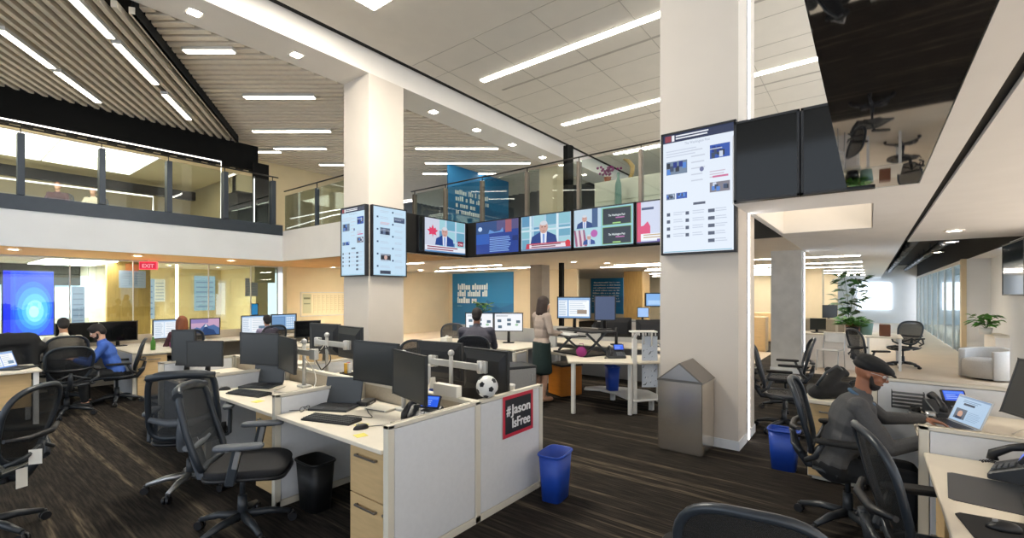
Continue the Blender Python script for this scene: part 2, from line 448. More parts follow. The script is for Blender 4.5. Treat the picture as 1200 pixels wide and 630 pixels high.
# columns with skirting
def column(name, x, y, z1, s=.85, m='column_paint'):
    struct(name, MB().box(x, y, 0, x+s, y+s, z1), m)
    struct('baseboard_'+name, MB().box(x-.012, y-.012, 0, x+s+.012, y+s+.012, .1), 'white_cool')
column('column_near', 5.4, 1.12, 6.4)
column('column_left', 5.4, 7.72, 5.98)
column('column_far', 11.35, 1.15, 2.6, .56, 'concrete')
column('column_beyond', 20.3, 1.4, 2.6, .8, 'beige_wall')
column('column_last', 27.3, 1.4, 2.6, .8, 'beige_wall')
column('column_grey', 12.1, 8.2, 2.6, .45, 'post_brown')
column('column_wood', 18.0, 7.3, 2.6, .8, 'wood_panel')
struct('column_upper', MB().box(13, 8.2, 3.36, 13.7, 8.9, 5.98), 'beige_wall')
struct('trim_post_dark', MB().box(11.7, 7.2, 0, 11.82, 7.32, 2.6).box(11.6, 6.95, 3.36, 11.78, 7.1, 6.0).box(12.2, 7.2, 3.36, 12.35, 7.32, 6.2), 'black_band')
# walls of the lower storey
struct('wall_back_warm_lit', MB().box(7.6, 15.3, 0, 10.6, 15.45, 2.6).box(7.5, 15.2, 0, 7.62, 15.5, 2.6), 'yellow_wall')  # same wall as the beige part; warm light put into its yellow colour
struct('wall_back_beige', MB().box(10.6, 15.3, 0, 15.2, 15.45, 2.6).box(15, 8.6, 0, 15.15, 15.3, 2.6), 'beige_wall')
struct('wall_far_middle', MB().box(26, 1.2, 0, 26.2, 15, 2.6).box(15.1, 14, 0, 26, 14.2, 2.6), 'beige_wall')
struct('wall_meeting_back', MB().box(-7, 20.5, 0, 8, 20.7, .9).box(-7, 20.5, 2.25, 8, 20.7, 2.6).box(3.5, 20.4, 0, 8, 20.5, 2.6), 'concrete')
struct('wall_meeting_wood', MB().box(3.3, 17.0, 0, 4.3, 17.15, 2.6), 'wood_panel')
struct('wall_meeting_side', MB().box(7.3, 17, 0, 7.7, 20, 2.6), 'yellow_wall')
struct('wall_meeting_warm', MB().box(4.3, 20.0, 0, 7.6, 20.1, 2.6), 'yellow_wall')
# right wing
struct('wall_right_white', MB().box(13.3, -2.7, 0, 17.1, -2.45, 2.6).box(9.4, -2.6, 0, 11.9, -1.95, 2.6), 'white_cool')
struct('wall_right_post', MB().box(17.0, -2.0, 0, 17.25, -1.9, 2.6), 'beige_wall')
struct('wall_right_return', MB().box(17.02, -2.5, 0, 17.2, -2.0, 2.6), 'white_cool')
struct('wall_far_right', MB().box(34, -6, 0, 34.2, 2, 3.35), 'white_cool')
struct('window_1', MB().box(11.9, -2.7, .3, 13.3, -2.68, 2.4), 'curtain_glow')
struct('trim_window', MB().box(12.0, -2.68, 0, 12.06, -2.52, 2.6).box(12.7, -2.68, 0, 12.78, -2.52, 2.6), 'alu_light')
struct('window_2', MB().box(17.3, -5.6, .4, 34, -5.55, 2.5), 'curtain_glow')
struct('window_3', MB().box(33.9, -.9, .8, 33.95, .6, 2.3), 'window_glow')
struct('window_4', MB().box(-7, 20.45, .9, 3.5, 20.48, 2.25), 'meeting_window')
struct('trim_meeting_band', MB().box(-7, 20.3, 1.95, 3.28, 20.38, 2.59), 'void')
# ---------------------------------------------------------------- light fittings
def strip(name, label, p0, p1, w=.11, h=.03, m='strip_white', group=None, drop=.0):
    """recessed/suspended linear fitting: housing with a glowing lens, along p0-p1"""
    a = Vector(p0); b = Vector(p1); c = (a+b)/2; L = (b-a).length; ang = math.degrees(math.atan2(b.y-a.y, b.x-a.x))
    t = thing(name, label, 'ceiling light', c, ang, group)
    MB().box(-L/2-.02, -w/2-.015, .006, L/2+.02, w/2+.015, h+.01).build('housing', 'alu_light', t)
    MB().box(-L/2, -w/2, -.006, L/2, w/2, .005).build('lens', m, t)
    return t
Z = 6.385
strip('ceiling_strip_light', 'long white ceiling strip crossing the top of the picture left of the big column', (7.69, 6.8, Z), (7.69, -1.5, Z), .14)
strip('ceiling_strip_light', 'second white ceiling strip, running in behind the top of the big column', (11.07, 6.8, Z), (11.07, -3, Z), .14)
strip('ceiling_strip_light', 'third and shortest-looking white ceiling strip, just above the balcony plants', (14.45, 6.85, Z), (14.45, 0, Z), .14)
t = thing('ceiling_panel_light', 'large square glowing ceiling panel at the top edge of the picture', 'ceiling light', (3.7, 5.55, 6.39))
MB().box(-1, -1, .0, 1, 1, .02).build('frame', 'white_paint', t); MB().box(-.96, -.96, -.012, .96, .96, -.002).build('lens', 'strip_soft', t)
bl = [2.61, 4.2, 5.9, 7.5, 9.02, 10.54, 12.1]
for i, x in enumerate(bl):
    lab = ['small square downlight in the white beam, nearest the top left', 'small square downlight in the white beam, next to the left column',
           'downlight in the white beam hidden partly by the left column', 'first small downlight in the beam right of the left column',
           'second small downlight in the beam right of the left column', 'third small downlight in the beam right of the left column',
           'faintest downlight in the beam, far end above the balcony'][i]
    t = thing('beam_downlight', lab, 'downlight', (x, 8.17, 5.975), 0, 'downlights in the beam')
    MB().box(-.11, -.11, -.004, .11, .11, .004).build('trim_ring', 'white_paint', t)
    MB().box(-.075, -.075, -.012, .075, .075, -.004).build('lens', 'downlight', t)
# lights lying between the ceiling blades
def at(p, L, ang): d = Vector((math.cos(R(ang)), math.sin(R(ang)), 0)); p = Vector(p); return p-d*L/2, p+d*L/2
SL = [((1.53, 8.98, 5.78), 1.3, 'first glowing strip in the left slatted ceiling, cut by the top edge'), ((2.42, 10.3, 5.78), 1.5, 'second glowing strip in the left slatted ceiling, in line with the first'),
      ((3.5, 11.95, 5.78), 1.4, 'third glowing strip in the left slatted ceiling, nearest the crease'), ((1.15, 11.1, 5.78), 1.25, 'glowing strip at the far left of the left slatted ceiling'),
      ((1.98, 12.35, 5.78), 1.4, 'glowing strip at the left of the slatted ceiling, ending near the black fascia')]
for p, L, lab in SL: strip('slat_light', lab, *at((p[0], p[1], 5.725), L, 56), .10, .06, 'strip_slat', 'strip lights in the left slatted ceiling')
SR = [((3.15, 9.16, 5.96), .85, 'short glowing strip in the right slatted ceiling beside the beam'), ((4.82, 10.1, 5.96), 1.5, 'glowing strip in the middle of the right slatted ceiling'),
      ((5.78, 12.3, 5.96), 1.2, 'glowing strip of the right slatted ceiling near the black fascia'), ((6.3, 11.6, 5.96), 1.1, 'glowing strip of the slatted ceiling just left of the left column, upper one'),
      ((6.9, 13.2, 5.96), 1.5, 'glowing strip of the slatted ceiling left of the left column, lower one'), ((6.2, 14.6, 5.96), 1.6, 'lowest glowing strip of the slatted ceiling by the end of the black fascia'),
      ((9.7, 9.56, 5.96), 2.4, 'upper glowing strip of the slatted ceiling right of the left column'), ((11.2, 10.1, 5.96), 3.4, 'lower and longer glowing strip of the slatted ceiling right of the left column'),
      ((11.8, 11.5, 5.96), 2.6, 'glowing strip of the slatted ceiling behind the hanging blue panel'), ((8.9, 13.4, 5.96), 2.4, 'faint glowing strip in the slatted ceiling left of the hanging blue panel')]
for p, L, lab in SR: strip('slat_light', lab, *at((p[0], p[1], 5.915), L, -52), .11, .05, 'strip_slat', 'strip lights in the right slatted ceiling')
Z = 2.592
LAMPS = []
for i, (x, y0, y1, lab) in enumerate([
    (14.6, 4.2, 7.4, 'ceiling strip under the mezzanine just left of the big column'), (11.4, 9.3, 12, 'ceiling strip under the mezzanine above the lower blue wall'),
    (13.0, 9.0, 14, 'ceiling strip under the mezzanine reaching over the blue wall, further one'), (9.2, 10.5, 14.3, 'ceiling strip under the mezzanine by the left column'),
    (17.6, 2.0, 7.0, 'second ceiling strip under the mezzanine left of the big column'), (20.6, 2.2, 9.0, 'far ceiling strip under the mezzanine left of the big column'),
    (23.6, 2.2, 9.0, 'farthest ceiling strip under the mezzanine left of the big column'),
    (13.8, .2, 6.5, 'first and nearest strip of the row beyond the grey column'), (16.6, .2, 6.5, 'second strip of the row beyond the grey column'),
    (19.2, .22, 6, 'third strip of the row beyond the grey column'), (22.0, .22, 6, 'fourth strip of the row beyond the grey column'),
    (25, .22, 6, 'fifth strip of the row beyond the grey column'), (28, .22, 6, 'sixth and farthest strip of the row beyond the grey column')]):
    strip('ceiling_strip_light', lab, (x, y0, Z), (x, y1, Z), .12, .0, 'strip_soft')
for i, (x, y, lab) in enumerate([(11.5, 6.7, 'small round downlight under the mezzanine nearest the dark post'), (12.6, 6.2, 'small round downlight under the mezzanine, second from the dark post'),
    (13.8, 5.9, 'small round downlight under the mezzanine, third from the dark post'), (9.2, -.95, 'round downlight in the low white ceiling on the right, before the dark opening'),
    (13.0, -1.3, 'round downlight hanging in the dark ceiling opening, nearer one'), (16.0, -1.35, 'round downlight hanging in the dark ceiling opening, farther one'),
    (3.6, 17.6, 'round downlight in the meeting room ceiling beside the exit sign'), (1.2, 13.6, 'fill downlight added in the tan soffit above the blue screen'), (3.2, 13.6, 'fill downlight added in the tan soffit left of the exit sign'), (5.2, 13.6, 'fill downlight added in the tan soffit right of the exit sign'), (7.4, 10.2, 'fill downlight added in the tan soffit left of the left column'), (5.0, 17.8, 'fill downlight added in the ceiling of the yellow meeting room, left one'), (6.4, 17.8, 'fill downlight added in the ceiling of the yellow meeting room, right one'), (8.6, 14.3, 'fill downlight added by the warm-lit wall with the planning board, left one'), (10.0, 14.3, 'fill downlight added by the warm-lit wall with the planning board, right one'), (12.0, 13.8, 'fill downlight added before the beige wall left of the blue wall panel'), (2.3, 16.2, 'round downlight in the meeting room ceiling, left one'), (3.0, 16.0, 'round downlight in the meeting room ceiling, right one')]):  # soffit, yellow-room and back-wall downlights are added as fill
    z = 2.6 if y > -1 else 2.75
    if 12.9 < y < 15.6 or x == 7.4: z = 2.58
    t = thing('round_downlight', lab, 'downlight', (x, y, z-.006))
    MB().lathe([(.12, .004), (.12, -.012), (.085, -.012), (.085, 0)]).build('trim_ring', 'white_paint', t)
    MB().cone((0, 0, -.006), (0, 0, .0), .085, .085, 18).build('lens', 'downlight', t)
    LAMPS.append((x, y, z-.03))
t = thing('ceiling_panel_light', 'wide glowing panel in the meeting room ceiling above the blue screen', 'ceiling light', (2.75, 18.2, 2.58))
MB().box(-.75, -1.7, .0, .75, 1.7, .018).build('frame', 'white_paint', t); MB().box(-.7, -1.65, -.012, .7, 1.65, -.002).build('lens', 'strip_soft', t)
t = thing('ceiling_panel_light', 'huge glowing stretched ceiling behind the upper left balcony', 'ceiling light', (1.2, 15.5, 5.1))
MB().box(-4.6, -1.35, .0, 2.6, 1.35, .016).build('frame', 'white_paint', t)
mb = MB()
for x0, x1 in ((-4.5, -2.4), (-2.36, -.9), (-.86, .75), (.79, 2.55)): mb.box(x0, -1.3, -.014, x1, 1.3, -.002)
mb.build('lens', 'panel_glow', t)
# vertical LED strip on the big column, turning along the edge of the low ceiling
t = thing('column_led_strip', 'thin vertical white LED strip running up the big column', 'light strip', (5.87, 1.12, 0))
MB().box(-.06, -.012, .0, .06, -.001, 6.38).build('channel', 'white_cool', t); MB().box(-.028, -.018, .01, .028, -.0125, 6.37).build('lens', 'led_white', t)
t = thing('column_led_strip', 'thin vertical white LED strip on the edge of the grey column', 'light strip', (11.8, 1.15, 0))
MB().box(-.1, -.012, .0, .1, -.001, 2.58).build('channel', 'white_cool', t); MB().box(-.03, -.018, .01, .03, -.0125, 2.57).build('lens', 'led_white', t)
# exit sign
t = thing('exit_sign', 'red glowing exit sign hanging under the left balcony', 'sign', (3.75, 15.0, 2.42), -38)
MB().box(-.2, -.03, -.1, .2, .03, .1).build('sign_box', 'exit_red', t, bevel=.008); MB().cone((0,0,.1),(0,0,.18),.012).build('stem', 'white_paint', t)
f = Face(.38, .18, '#d8123a'); f.text('EXIT', .5, .2, .75, '#ff9aa8', .02, .72, 'c'); f.build('lettering', 'lit_picture', t, (0, -.032, 0))

# ---------------------------------------------------------------- balcony railings
def railing(label, p0, d, L, posts, zb, zt, rail_z, depth=.16, w=.07, m='dark_metal'):
    a = math.degrees(math.atan2(d[1], d[0])); t = thing('glass_railing', label, 'railing', (p0[0], p0[1], 0), a)
    for s in posts: MB().box(s-w/2, -depth/2, zb, s+w/2, depth/2, zt).build('post', m, t, bevel=.006); 
    for s in posts: MB().box(s-.008, -.01, zt, s+.008, .01, rail_z).build('rail_bracket', 'rail_dark', t)
    e = sorted(set([0] + list(posts) + [L]))
    for a0, a1 in zip(e, e[1:]):
        if a1-a0 > .2: MB().box(a0+.045, -.008, zb-.05, a1-.045, .008, zt+.02).build('glass_pane', 'clear_glass', t)
    MB().tube([(0, 0, rail_z), (L, 0, rail_z)], .018).build('handrail', 'rail_dark', t)
    return t
railing('glass railing with thick grey-blue posts along the upper left balcony', (-7, 12.86), (1, 0), 13.1, [i*1.18+1.18 - .03 for i in range(0, 11)], 3.56, 4.74, 4.86, .2, .1)
railing('glass railing on the short balcony side between left balcony and left column', (6.24, 8.7), (0, 1), 4.1, [.35, 2.4], 3.4, 4.35, 4.5, .1, .06)
railing('glass railing with bronze posts above the row of televisions', (8.7, 1.2), (0, 1), 9.2, [.9, 2.35, 3.73, 5.1, 6.49, 7.8, 9.05], 3.47, 4.5, 4.6, .12, .07, 'bronze_post')
for lab, pts in (('upper glowing tube modelling a reflection in the left balcony glass', [(-2, 13.3, 5.06), (4.85, 13.3, 5.1), (4.85, 13.3, 3.6)]),
                 ('lower glowing tube modelling a reflection in the left balcony glass', [(-2, 13.45, 3.9), (3.45, 13.45, 3.98), (3.45, 13.45, 3.62)]),
                 ('short glowing tube modelling a reflection at the right end of the left balcony', [(5.62, 13.2, 3.5), (5.62, 13.2, 4.8)]),
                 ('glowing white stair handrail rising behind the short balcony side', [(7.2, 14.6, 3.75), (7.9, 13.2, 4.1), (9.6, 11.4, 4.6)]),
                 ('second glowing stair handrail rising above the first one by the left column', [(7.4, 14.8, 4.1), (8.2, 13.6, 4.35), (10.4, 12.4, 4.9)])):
    one(MB().tube(pts, .016, 8), 'reflection_and_rail', 'reflection_rail_glow', lab, 'handrail')  # balcony glass reflections modelled as glowing tubes, along with the stair rails
one(MB().box(5.2, 13.2, 3.36, 5.6, 13.8, 4.4).box(5.7, 13.4, 3.36, 6.1, 13.5, 5.3), 'upper_partition', 'black_band', 'dark partition at the right end of the upper left balcony', 'partition')

# ---------------------------------------------------------------- televisions
def tv(name, label, loc, rz, w, h, face, group=None, d=.07, b=.022):
    """origin on the mounting surface, set faces local -Y"""
    t = thing(name, label, 'television', loc, rz, group)
    MB().box(-w/2, -d, -h/2, w/2, 0, h/2).box(-w/2, -d-.012, -h/2, w/2, -d, -h/2+b).box(-w/2, -d-.012, h/2-b, w/2, -d, h/2).box(-w/2, -d-.012, -h/2, -w/2+b, -d, h/2).box(w/2-b, -d-.012, -h/2, w/2, -d, h/2).build('case', 'black_plastic', t)
    if face is None: MB().box(-w/2+b, -d-.006, -h/2+b, w/2-b, -d-.001, h/2-b).build('screen', 'tv_black_gloss', t)
    else: face.build('screen', 'lit_picture', t, (0, -d-.002, 0))
    return t
def newspage(w, h, seed):
    rr = random.Random(seed); f = Face(w, h, '#dfe8f4' if seed == 1 else '#c0dcf0', .00018)
    if seed != 3:
        f.rect(0, .93, 1, 1, '#26304f'); f.rect(.03, .94, .12, .99, '#8d3a46'); f.rect(.13, .94, .17, .99, '#e8e8ee')
        f.lines(.19, .985, .72, 2, .022, .011, '#e6e9f2'); f.text('The Washington Post', .5, .895, .03, '#9aa3b8', 0, .36, 'c')
        for (a, b, c, d, k) in ((.68, .74, .95, .85, 0), (.05, .66, .36, .77, 1), (.68, .47, .95, .55, 2), (.05, .45, .18, .5, 1), (.2, .45, .36, .5, 0)):
            f.rect(a, b, c, d, ['#2850a8', '#6d7f96', '#7a7680'][k])
            for _ in range(7):
                x = a+(c-a)*rr.random()*.8; y = b+(d-b)*rr.random()*.55
                f.rect(x, y, x+(c-a)*.18, y+(d-b)*.42, ['#0d2a80', '#1b2333', '#c8d3e6', '#35425c', '#4a7fd0'][rr.randrange(5)])
        f.lines(.68, .83 - .01, .9, 1, .02, .008, '#b9c2d4'); f.lines(.05, .86, .55, 3, .022, .008, '#c3cbdc'); f.lines(.68, .64, .9, 3, .022, .008, '#c6b8c8')
        f.rect(.72, .585, .93, .6, '#c86a92'); f.lines(.42, .84, .62, 6, .05, .01, '#c3cad8'); f.ell(.57, .67, .03, .02, '#6a6f96')
        f.rect(.45, .385, .62, .405, '#4a5064')
        for x in (.06, .34, .66):
            for q in range(5):
                y = .31 - q*.06
                if x < .6 and q > 3: continue
                f.rect(x, y, x+(.05 if x < .6 else .09), y+.028, '#4c5468'); f.lines(x+.1, y+.03, x+.27, 2, .018, .006, '#bcc5d6')
    else:
        f.rect(.62, .80, .96, .88, '#3b4a6a'); f.rect(.2, .6, .5, .7, '#5a6c8c'); f.rect(.23, .61, .28, .7, '#1e2a44'); f.rect(.36, .6, .47, .69, '#16203a')
        f.rect(.22, .22, .52, .31, '#20242c'); f.ell(.37, .265, .05, .035, '#c9a9a0'); f.rect(.2, .02, .52, .07, '#30384c')
        for q in range(10):
            f.rect(.1 if q % 2 else .56, .93 - q*.09, (.1 if q % 2 else .56)+.05, .955 - q*.09, '#38476a')
            f.lines(.2, .95 - q*.09, .5, 2, .02, .006, '#b3c0d6'); f.lines(.64, .95 - q*.09, .92, 2, .02, .006, '#b3c0d6')
        f.lines(.2, .78, .5, 2, .02, .007, '#e0a9b0')
    f.rect(.02, .005, .98, .012, '#7fb4c8')
    return f
tv('portrait_television', 'tall portrait television showing a news web page on the big column', (5.39, 1.525, 2.825), -90, .8, 1.4, newspage(.756, 1.356, 1))
tv('portrait_television', 'left portrait television of the pair on the left column', (5.39, 8.12, 2.72), -90, .84, 1.39, newspage(.796, 1.346, 2))
tv('portrait_television', 'right portrait television of the pair on the left column', (5.845, 7.71, 2.72), 0, .84, 1.39, newspage(.796, 1.346, 3))
W, H = 1.36, .82
def speaker(f, u, s=1., suit='#1c3f86', v0=.22):
    """generic grey-haired man in a dark suit at a lectern"""
    f.poly([(u-.26*s, v0), (u-.23*s, v0+.22*s), (u-.07*s, v0+.34*s), (u+.07*s, v0+.34*s), (u+.23*s, v0+.22*s), (u+.26*s, v0)], suit)
    f.poly([(u-.05*s, v0), (u-.06*s, v0+.34*s), (u+.06*s, v0+.34*s), (u+.05*s, v0)], '#dfe6f4'); f.poly([(u-.015*s, v0), (u-.02*s, v0+.28*s), (u+.02*s, v0+.28*s), (u+.015*s, v0)], '#6f8fd0')
    f.ell(u, v0+.47*s, .088*s, .17*s, '#b9b6c0'); f.ell(u, v0+.44*s, .078*s, .15*s, '#c79d92'); f.ell(u, v0+.57*s, .07*s, .06*s, '#cfd2da')
    f.ell(u-.03*s, v0+.47*s, .014*s, .015*s, '#5a4038'); f.ell(u+.03*s, v0+.47*s, .014*s, .015*s, '#5a4038'); f.rect(u-.025*s, v0+.35*s, u+.025*s, v0+.365*s, '#8c5c52')
def window_bg(f, flag=True):
    for i in range(4):
        for k in range(3): f.rect(.02+i*.25, .02+k*.34, .23+i*.25, .32+k*.34, ['#6aa3bd', '#86bccb', '#5a93b8', '#9ccbd6'][(i+k) % 4])
a = Face(W-.04, H-.04, '#bcd0e2', .0002); window_bg(a); a.rect(0, 0, .34, 1, '#c9cfe0')
a.poly([(.18+.13*q[0], .62+.2*q[1]) for q in ((0,-1),(.12,-.45),(.7,-.6),(.55,-.2),(1,.2),(.6,.25),(.55,.6),(.25,.4),(.0,1),(-.25,.4),(-.55,.6),(-.6,.25),(-1,.2),(-.55,-.2),(-.7,-.6),(-.12,-.45))], '#d83a62')
speaker(a, .47, .9); a.rect(0, .02, 1, .2, '#e4e9f2'); a.lines(.05, .18, .85, 2, .07, .035, '#8f3a50'); a.rect(.8, .25, .95, .4, '#8a2444'); a.text('CNN', .875, .285, .09, '#ffd7de', .02, .11, 'c'); a.rect(0, 0, 1, .05, '#5b86b4')
tv('wall_television', 'television with a speaker and a red maple leaf, next to the left column', (7.76, 8.09, 3.04), 0, W+.04, H, a, 'televisions on the balcony front')
tv('wall_television', 'switched-off black television beside the maple leaf picture', (6.98, 8.09, 3.04), 0, .14, H, None)
b = Face(W-.04, H-.04, '#24408f', .0002); b.rect(0, .62, .55, 1, '#2c4a80'); b.rect(.5, .7, 1, 1, '#54507e'); b.rect(.7, .62, .84, 1, '#9a5a66'); b.rect(0, .3, .32, .62, '#2a58b0')
b.poly([(.3, .62), (.33, .74), (.45, .66), (.58, .68), (.64, .78), (.66, .64)], '#5f8fd0'); b.ell(.1, .78, .05, .07, '#bcd4f4'); b.lines(.33, .5, .83, 9, .052, .026, '#7fa5e0', .15); b.rect(.86, .35, .98, .5, '#1b3270')
tv('wall_television', 'blue television picture with lines of small text, at the corner', (8.59, 7.07, 3.04), -90, W, H, b, 'televisions on the balcony front')
c = Face(W-.04, H-.04, '#a8c8dc', .0002); window_bg(c); c.rect(.18, 0, .22, 1, '#d6e6ee'); c.rect(.72, 0, .76, 1, '#d6e6ee'); c.rect(0, .55, 1, .6, '#c8dde8'); speaker(c, .47, 1.05, '#173a80', .16)
c.poly([(.1, .05), (.12, .2), (.95, .2), (1, .05)], '#c23a50'); c.rect(.18, .06, .9, .17, '#e6dce6'); c.lines(.22, .165, .85, 2, .055, .03, '#7a3048'); c.rect(0, 0, 1, .05, '#6d86a8'); c.ell(.94, .15, .05, .09, '#d03040')
tv('wall_television', 'large television close-up of a grey-haired man in a blue suit', (8.59, 5.68, 3.04), -90, W, H, c, 'televisions on the balcony front')
d = Face(W-.04, H-.04, '#8fc4d0', .0002); d.rect(0, .5, .47, 1, '#b8cfe0'); d.rect(.32, .5, .42, 1, '#3c5a86'); speaker(d, .19, .55, '#24447e', .5); d.rect(0, 0, .47, .49, '#a9cfdc')
for q in range(5): d.poly([(.03+q*.04, .02), (.08+q*.04, .02), (.03+q*.04, .46), (-.01+q*.04+.01, .46)], '#d6c6d0' if q % 2 else '#9a5c7c')
speaker(d, .27, .42, '#2a4a90', .06); d.ell(.36, .34, .06, .1, '#b25aa8')
for v0 in (.03, .52):
    d.rect(.5, v0, .97, v0+.44, '#7fae5c'); d.rect(.51, v0+.012, .96, v0+.428, '#1d2a36'); d.text('The Washington Post', .735, v0+.22, .075, '#e8f2f4', .015, .27, 'c')
    d.rect(.72, v0+.16, .86, v0+.19, '#b06aa0'); d.rect(.67, v0+.03, .8, v0+.06, '#a4d47c')
tv('wall_television', 'television split into two small pictures and two dark title tiles', (8.59, 4.29, 3.04), -90, W, H, d, 'televisions on the balcony front')
e = Face(W-.04, H-.04, '#ccd4ea', .0002); e.rect(0, 0, .06, 1, '#d2506e'); e.poly([(.02, .2), (.02, .4), (.1, .42), (.16, .52), (.2, .4), (.2, .2)], '#d84a78'); e.rect(.07, .8, .25, .86, '#4c587c'); speaker(e, .72, 1., '#3a4fa0', .2)
e.rect(.06, .06, 1, .22, '#eef0f8'); e.lines(.1, .2, .8, 2, .06, .025, '#b8a070'); e.rect(.3, .02, 1, .08, '#6d5fa8'); e.rect(0, 0, 1, .03, '#4a3f86')
tv('wall_television', 'television half hidden by the big column, pale with a pink flag', (8.59, 2.9, 3.04), -90, W, H, e, 'televisions on the balcony front')
tv('wall_television', 'black switched-off television beside the big column, left one of two', (5.09, .80, 2.99), -90, .56, .80, None)
tv('wall_television', 'black switched-off television beside the big column, right one next to the glossy panel', (5.09, .24, 2.99), -90, .54, .80, None)
tv('wall_television', 'narrow-looking black television on the white wall at the right edge', (11.25, -1.95, 2.1), 180, 1.5, .9, None)
g = Face(.95, 1.75, '#2a50ff', .0004); g.rect(0, 0, .14, 1, '#1a2cf0'); g.ell(.58, .42, .4, .42, '#2f72ff', 24); g.ell(.6, .42, .33, .33, '#3f96ff', 24); g.ell(.62, .4, .26, .25, '#5cb8ff', 24); g.ell(.62, .38, .18, .17, '#8cdcff', 24); g.ell(.6, .37, .1, .09, '#c6f2ff', 20); g.rect(.2, .02, .24, .98, '#2a5cf0')
t = tv('wall_television', 'big bright blue glowing screen in the meeting room on the left', (1.88, 18.1, 1.42), 0, 1.0, 1.8, None); bpy.data.objects.remove([k for k in kids(t) if k.name.startswith('screen')][0]); g.build('screen', 'lit_bright', t, (0, -.084, 0))
t = tv('wall_television', 'small blue screen at the right end of the glass meeting rooms', (7.05, 16.6, 1.15), 0, .24, .4, Face(.2, .36, '#2f9cf0', .0004))
tv('wall_television', 'pale blue picture screen hanging far away left of the big column', (13.7, 5.19, 1.5), -52, .56, .42, Face(.5, .36, '#7fb0e8', .0004).rect(.1, .1, .9, .45, '#a8ccf2'))

# ---------------------------------------------------------------- glass meeting rooms under the left balcony
t = thing('glass_partition', 'glass wall of the meeting rooms under the left balcony', 'glass wall', (0, 15.75, 0))
for x0, x1 in ((-6, -3.2), (-3.2, -1.1), (-1.1, 1.0), (1.0, 2.35), (2.35, 3.6), (3.6, 5.4), (5.4, 6.6), (6.6, 7.45)):
    MB().box(x0+.01, -.006, .04, x1-.01, .006, 2.56).build('glass_pane', 'green_glass', t); MB().box(x1-.012, -.02, .0, x1+.012, .02, 2.58).build('mullion', 'alu_light', t)
MB().box(-6, -.03, 2.55, 7.45, .03, 2.59).build('head_rail', 'alu_light', t); MB().box(-6, -.03, 0, 7.45, .03, .05).build('floor_rail', 'alu_light', t)
one(MB().box(5.0, 17.2, .006, 5.06, 17.26, 2.6), 'light_post', 'led_white', 'thin glowing white vertical post in the middle meeting room', 'light')
for i, (x, y, w, h, z, lab, c0) in enumerate([(3.85, 16.9, .62, .5, 2.1, 'bluish sheet of paper on the wood wall under the exit sign', '#a9b4dc'), (4.85, 19.9, .6, 1.4, 1.5, 'tall pale window in the yellow room, left of the white post', '#cfdcf4'),
    (5.3, 19.9, .3, .8, 1.8, 'narrow white sheet on the yellow room wall', '#dfe6f6'), (6.7, 19.9, .7, 1.3, 1.7, 'pale window with white papers in the yellow room, right of the white post', '#bcd6ee'), (3.1, 19.5, .3, 1.2, 1.3, 'narrow pale window at the left edge of the wood wall', '#b4c8f0'), (6.9, 16.4, .4, .6, 1.9, 'lilac sheet of paper on the right meeting room glass', '#c0bce0')]):
    f = Face(w, h, c0, .001)
    for q in range(6): f.rect(.1, .1+q*.14, .9, .13+q*.14, '#8fa0c8')
    o = f.mb.build('wall_sheet', 'lit_picture' if 'window' in lab else 'print', None); o.location = (x, y, z); tag(o, lab, 'window' if 'window' in lab else 'paper')
t = thing('whiteboard', 'pale planning board with faint columns on the warm-lit back wall', 'whiteboard', (9.0, 15.28, 1.32))
MB().box(-1.0, -.0, -.42, 1.0, .02, .42).build('frame', 'alu_light', t)
f = Face(1.94, .78, '#ddd0aa', .001); f.rect(.02, .1, .18, .95, '#b9b894'); f.rect(.04, .72, .16, .8, '#6f7256'); f.rect(.04, .5, .16, .55, '#7f8266')
for q in range(9): f.rect(.22+q*.08, .1, .226+q*.08, .92, '#b3a682'); f.lines(.23+q*.08, .88, .28+q*.08, 8, .09, .03, '#c6b994')
f.build('surface', 'print', t, (0, -.002, 0))
one(MB().box(6.75, 15.82, 2.05, 7.4, 16.2, 2.6), 'bulkhead_box', 'beige_wall', 'cream bulkhead box under the ceiling at the end of the glass wall', 'bulkhead')

# ---------------------------------------------------------------- blue panels
def bluepanel(label, loc, rz, w, h, big):
    t = thing('blue_wall_panel', label, 'wall panel', loc, rz)
    MB().box(-w/2, 0, 0, w/2, .05, h).build('board', 'blue_wall_panel', t)
    f = Face(w, h, '#14699a', .001); rr = random.Random(big)
    f.rect(.0, .5, 1, 1, '#1672a6'); f.poly([(.4, .3), (.6, .55), (.8, .42), (1, .5), (1, .2), (.4, .2)], '#155f90')
    rows = {1: 3, 2: 8, 3: 4}[big]
    for i in range(rows):
        v = (.72 - i*.115) if big == 1 else ((.86 - i*.075) if big == 2 else (.62 - i*.09)); x = .1; hh = {1: .078, 2: .028, 3: .05}[big]
        end = [.62, .6, .42, .5][i % 4] if big != 2 else .92
        while x < end:
            ww = .018 if rr.random() < .6 else .03
            if big == 1: ww *= 1.25
            f.rect(x, v, x+ww, v+hh*(1 if rr.random() < .7 else 1.35), '#e4eef2'); x += ww + (.007 if rr.random() < .8 else .035)
    f.rect(.1, .44 if big == 1 else .2, .18, .445 if big == 1 else .205, '#a9cbdc')
    f.build('graphic', 'print', t, (0, -.002, h/2)); return t
bluepanel('tall blue wall panel with white slogan under the mezzanine, behind the seated man', (14.98, 13.3, 0), -90, 3.5, 2.58, 1)
bluepanel('small distant blue wall panel with many white lines of text', (20.9, 10.3, .7), -90, 1.75, 1.75, 2)
bluepanel('blue panel hanging on the upper floor behind the railing', (12.3, 10.95, 3.5), 0, 3.2, 2.45, 3)
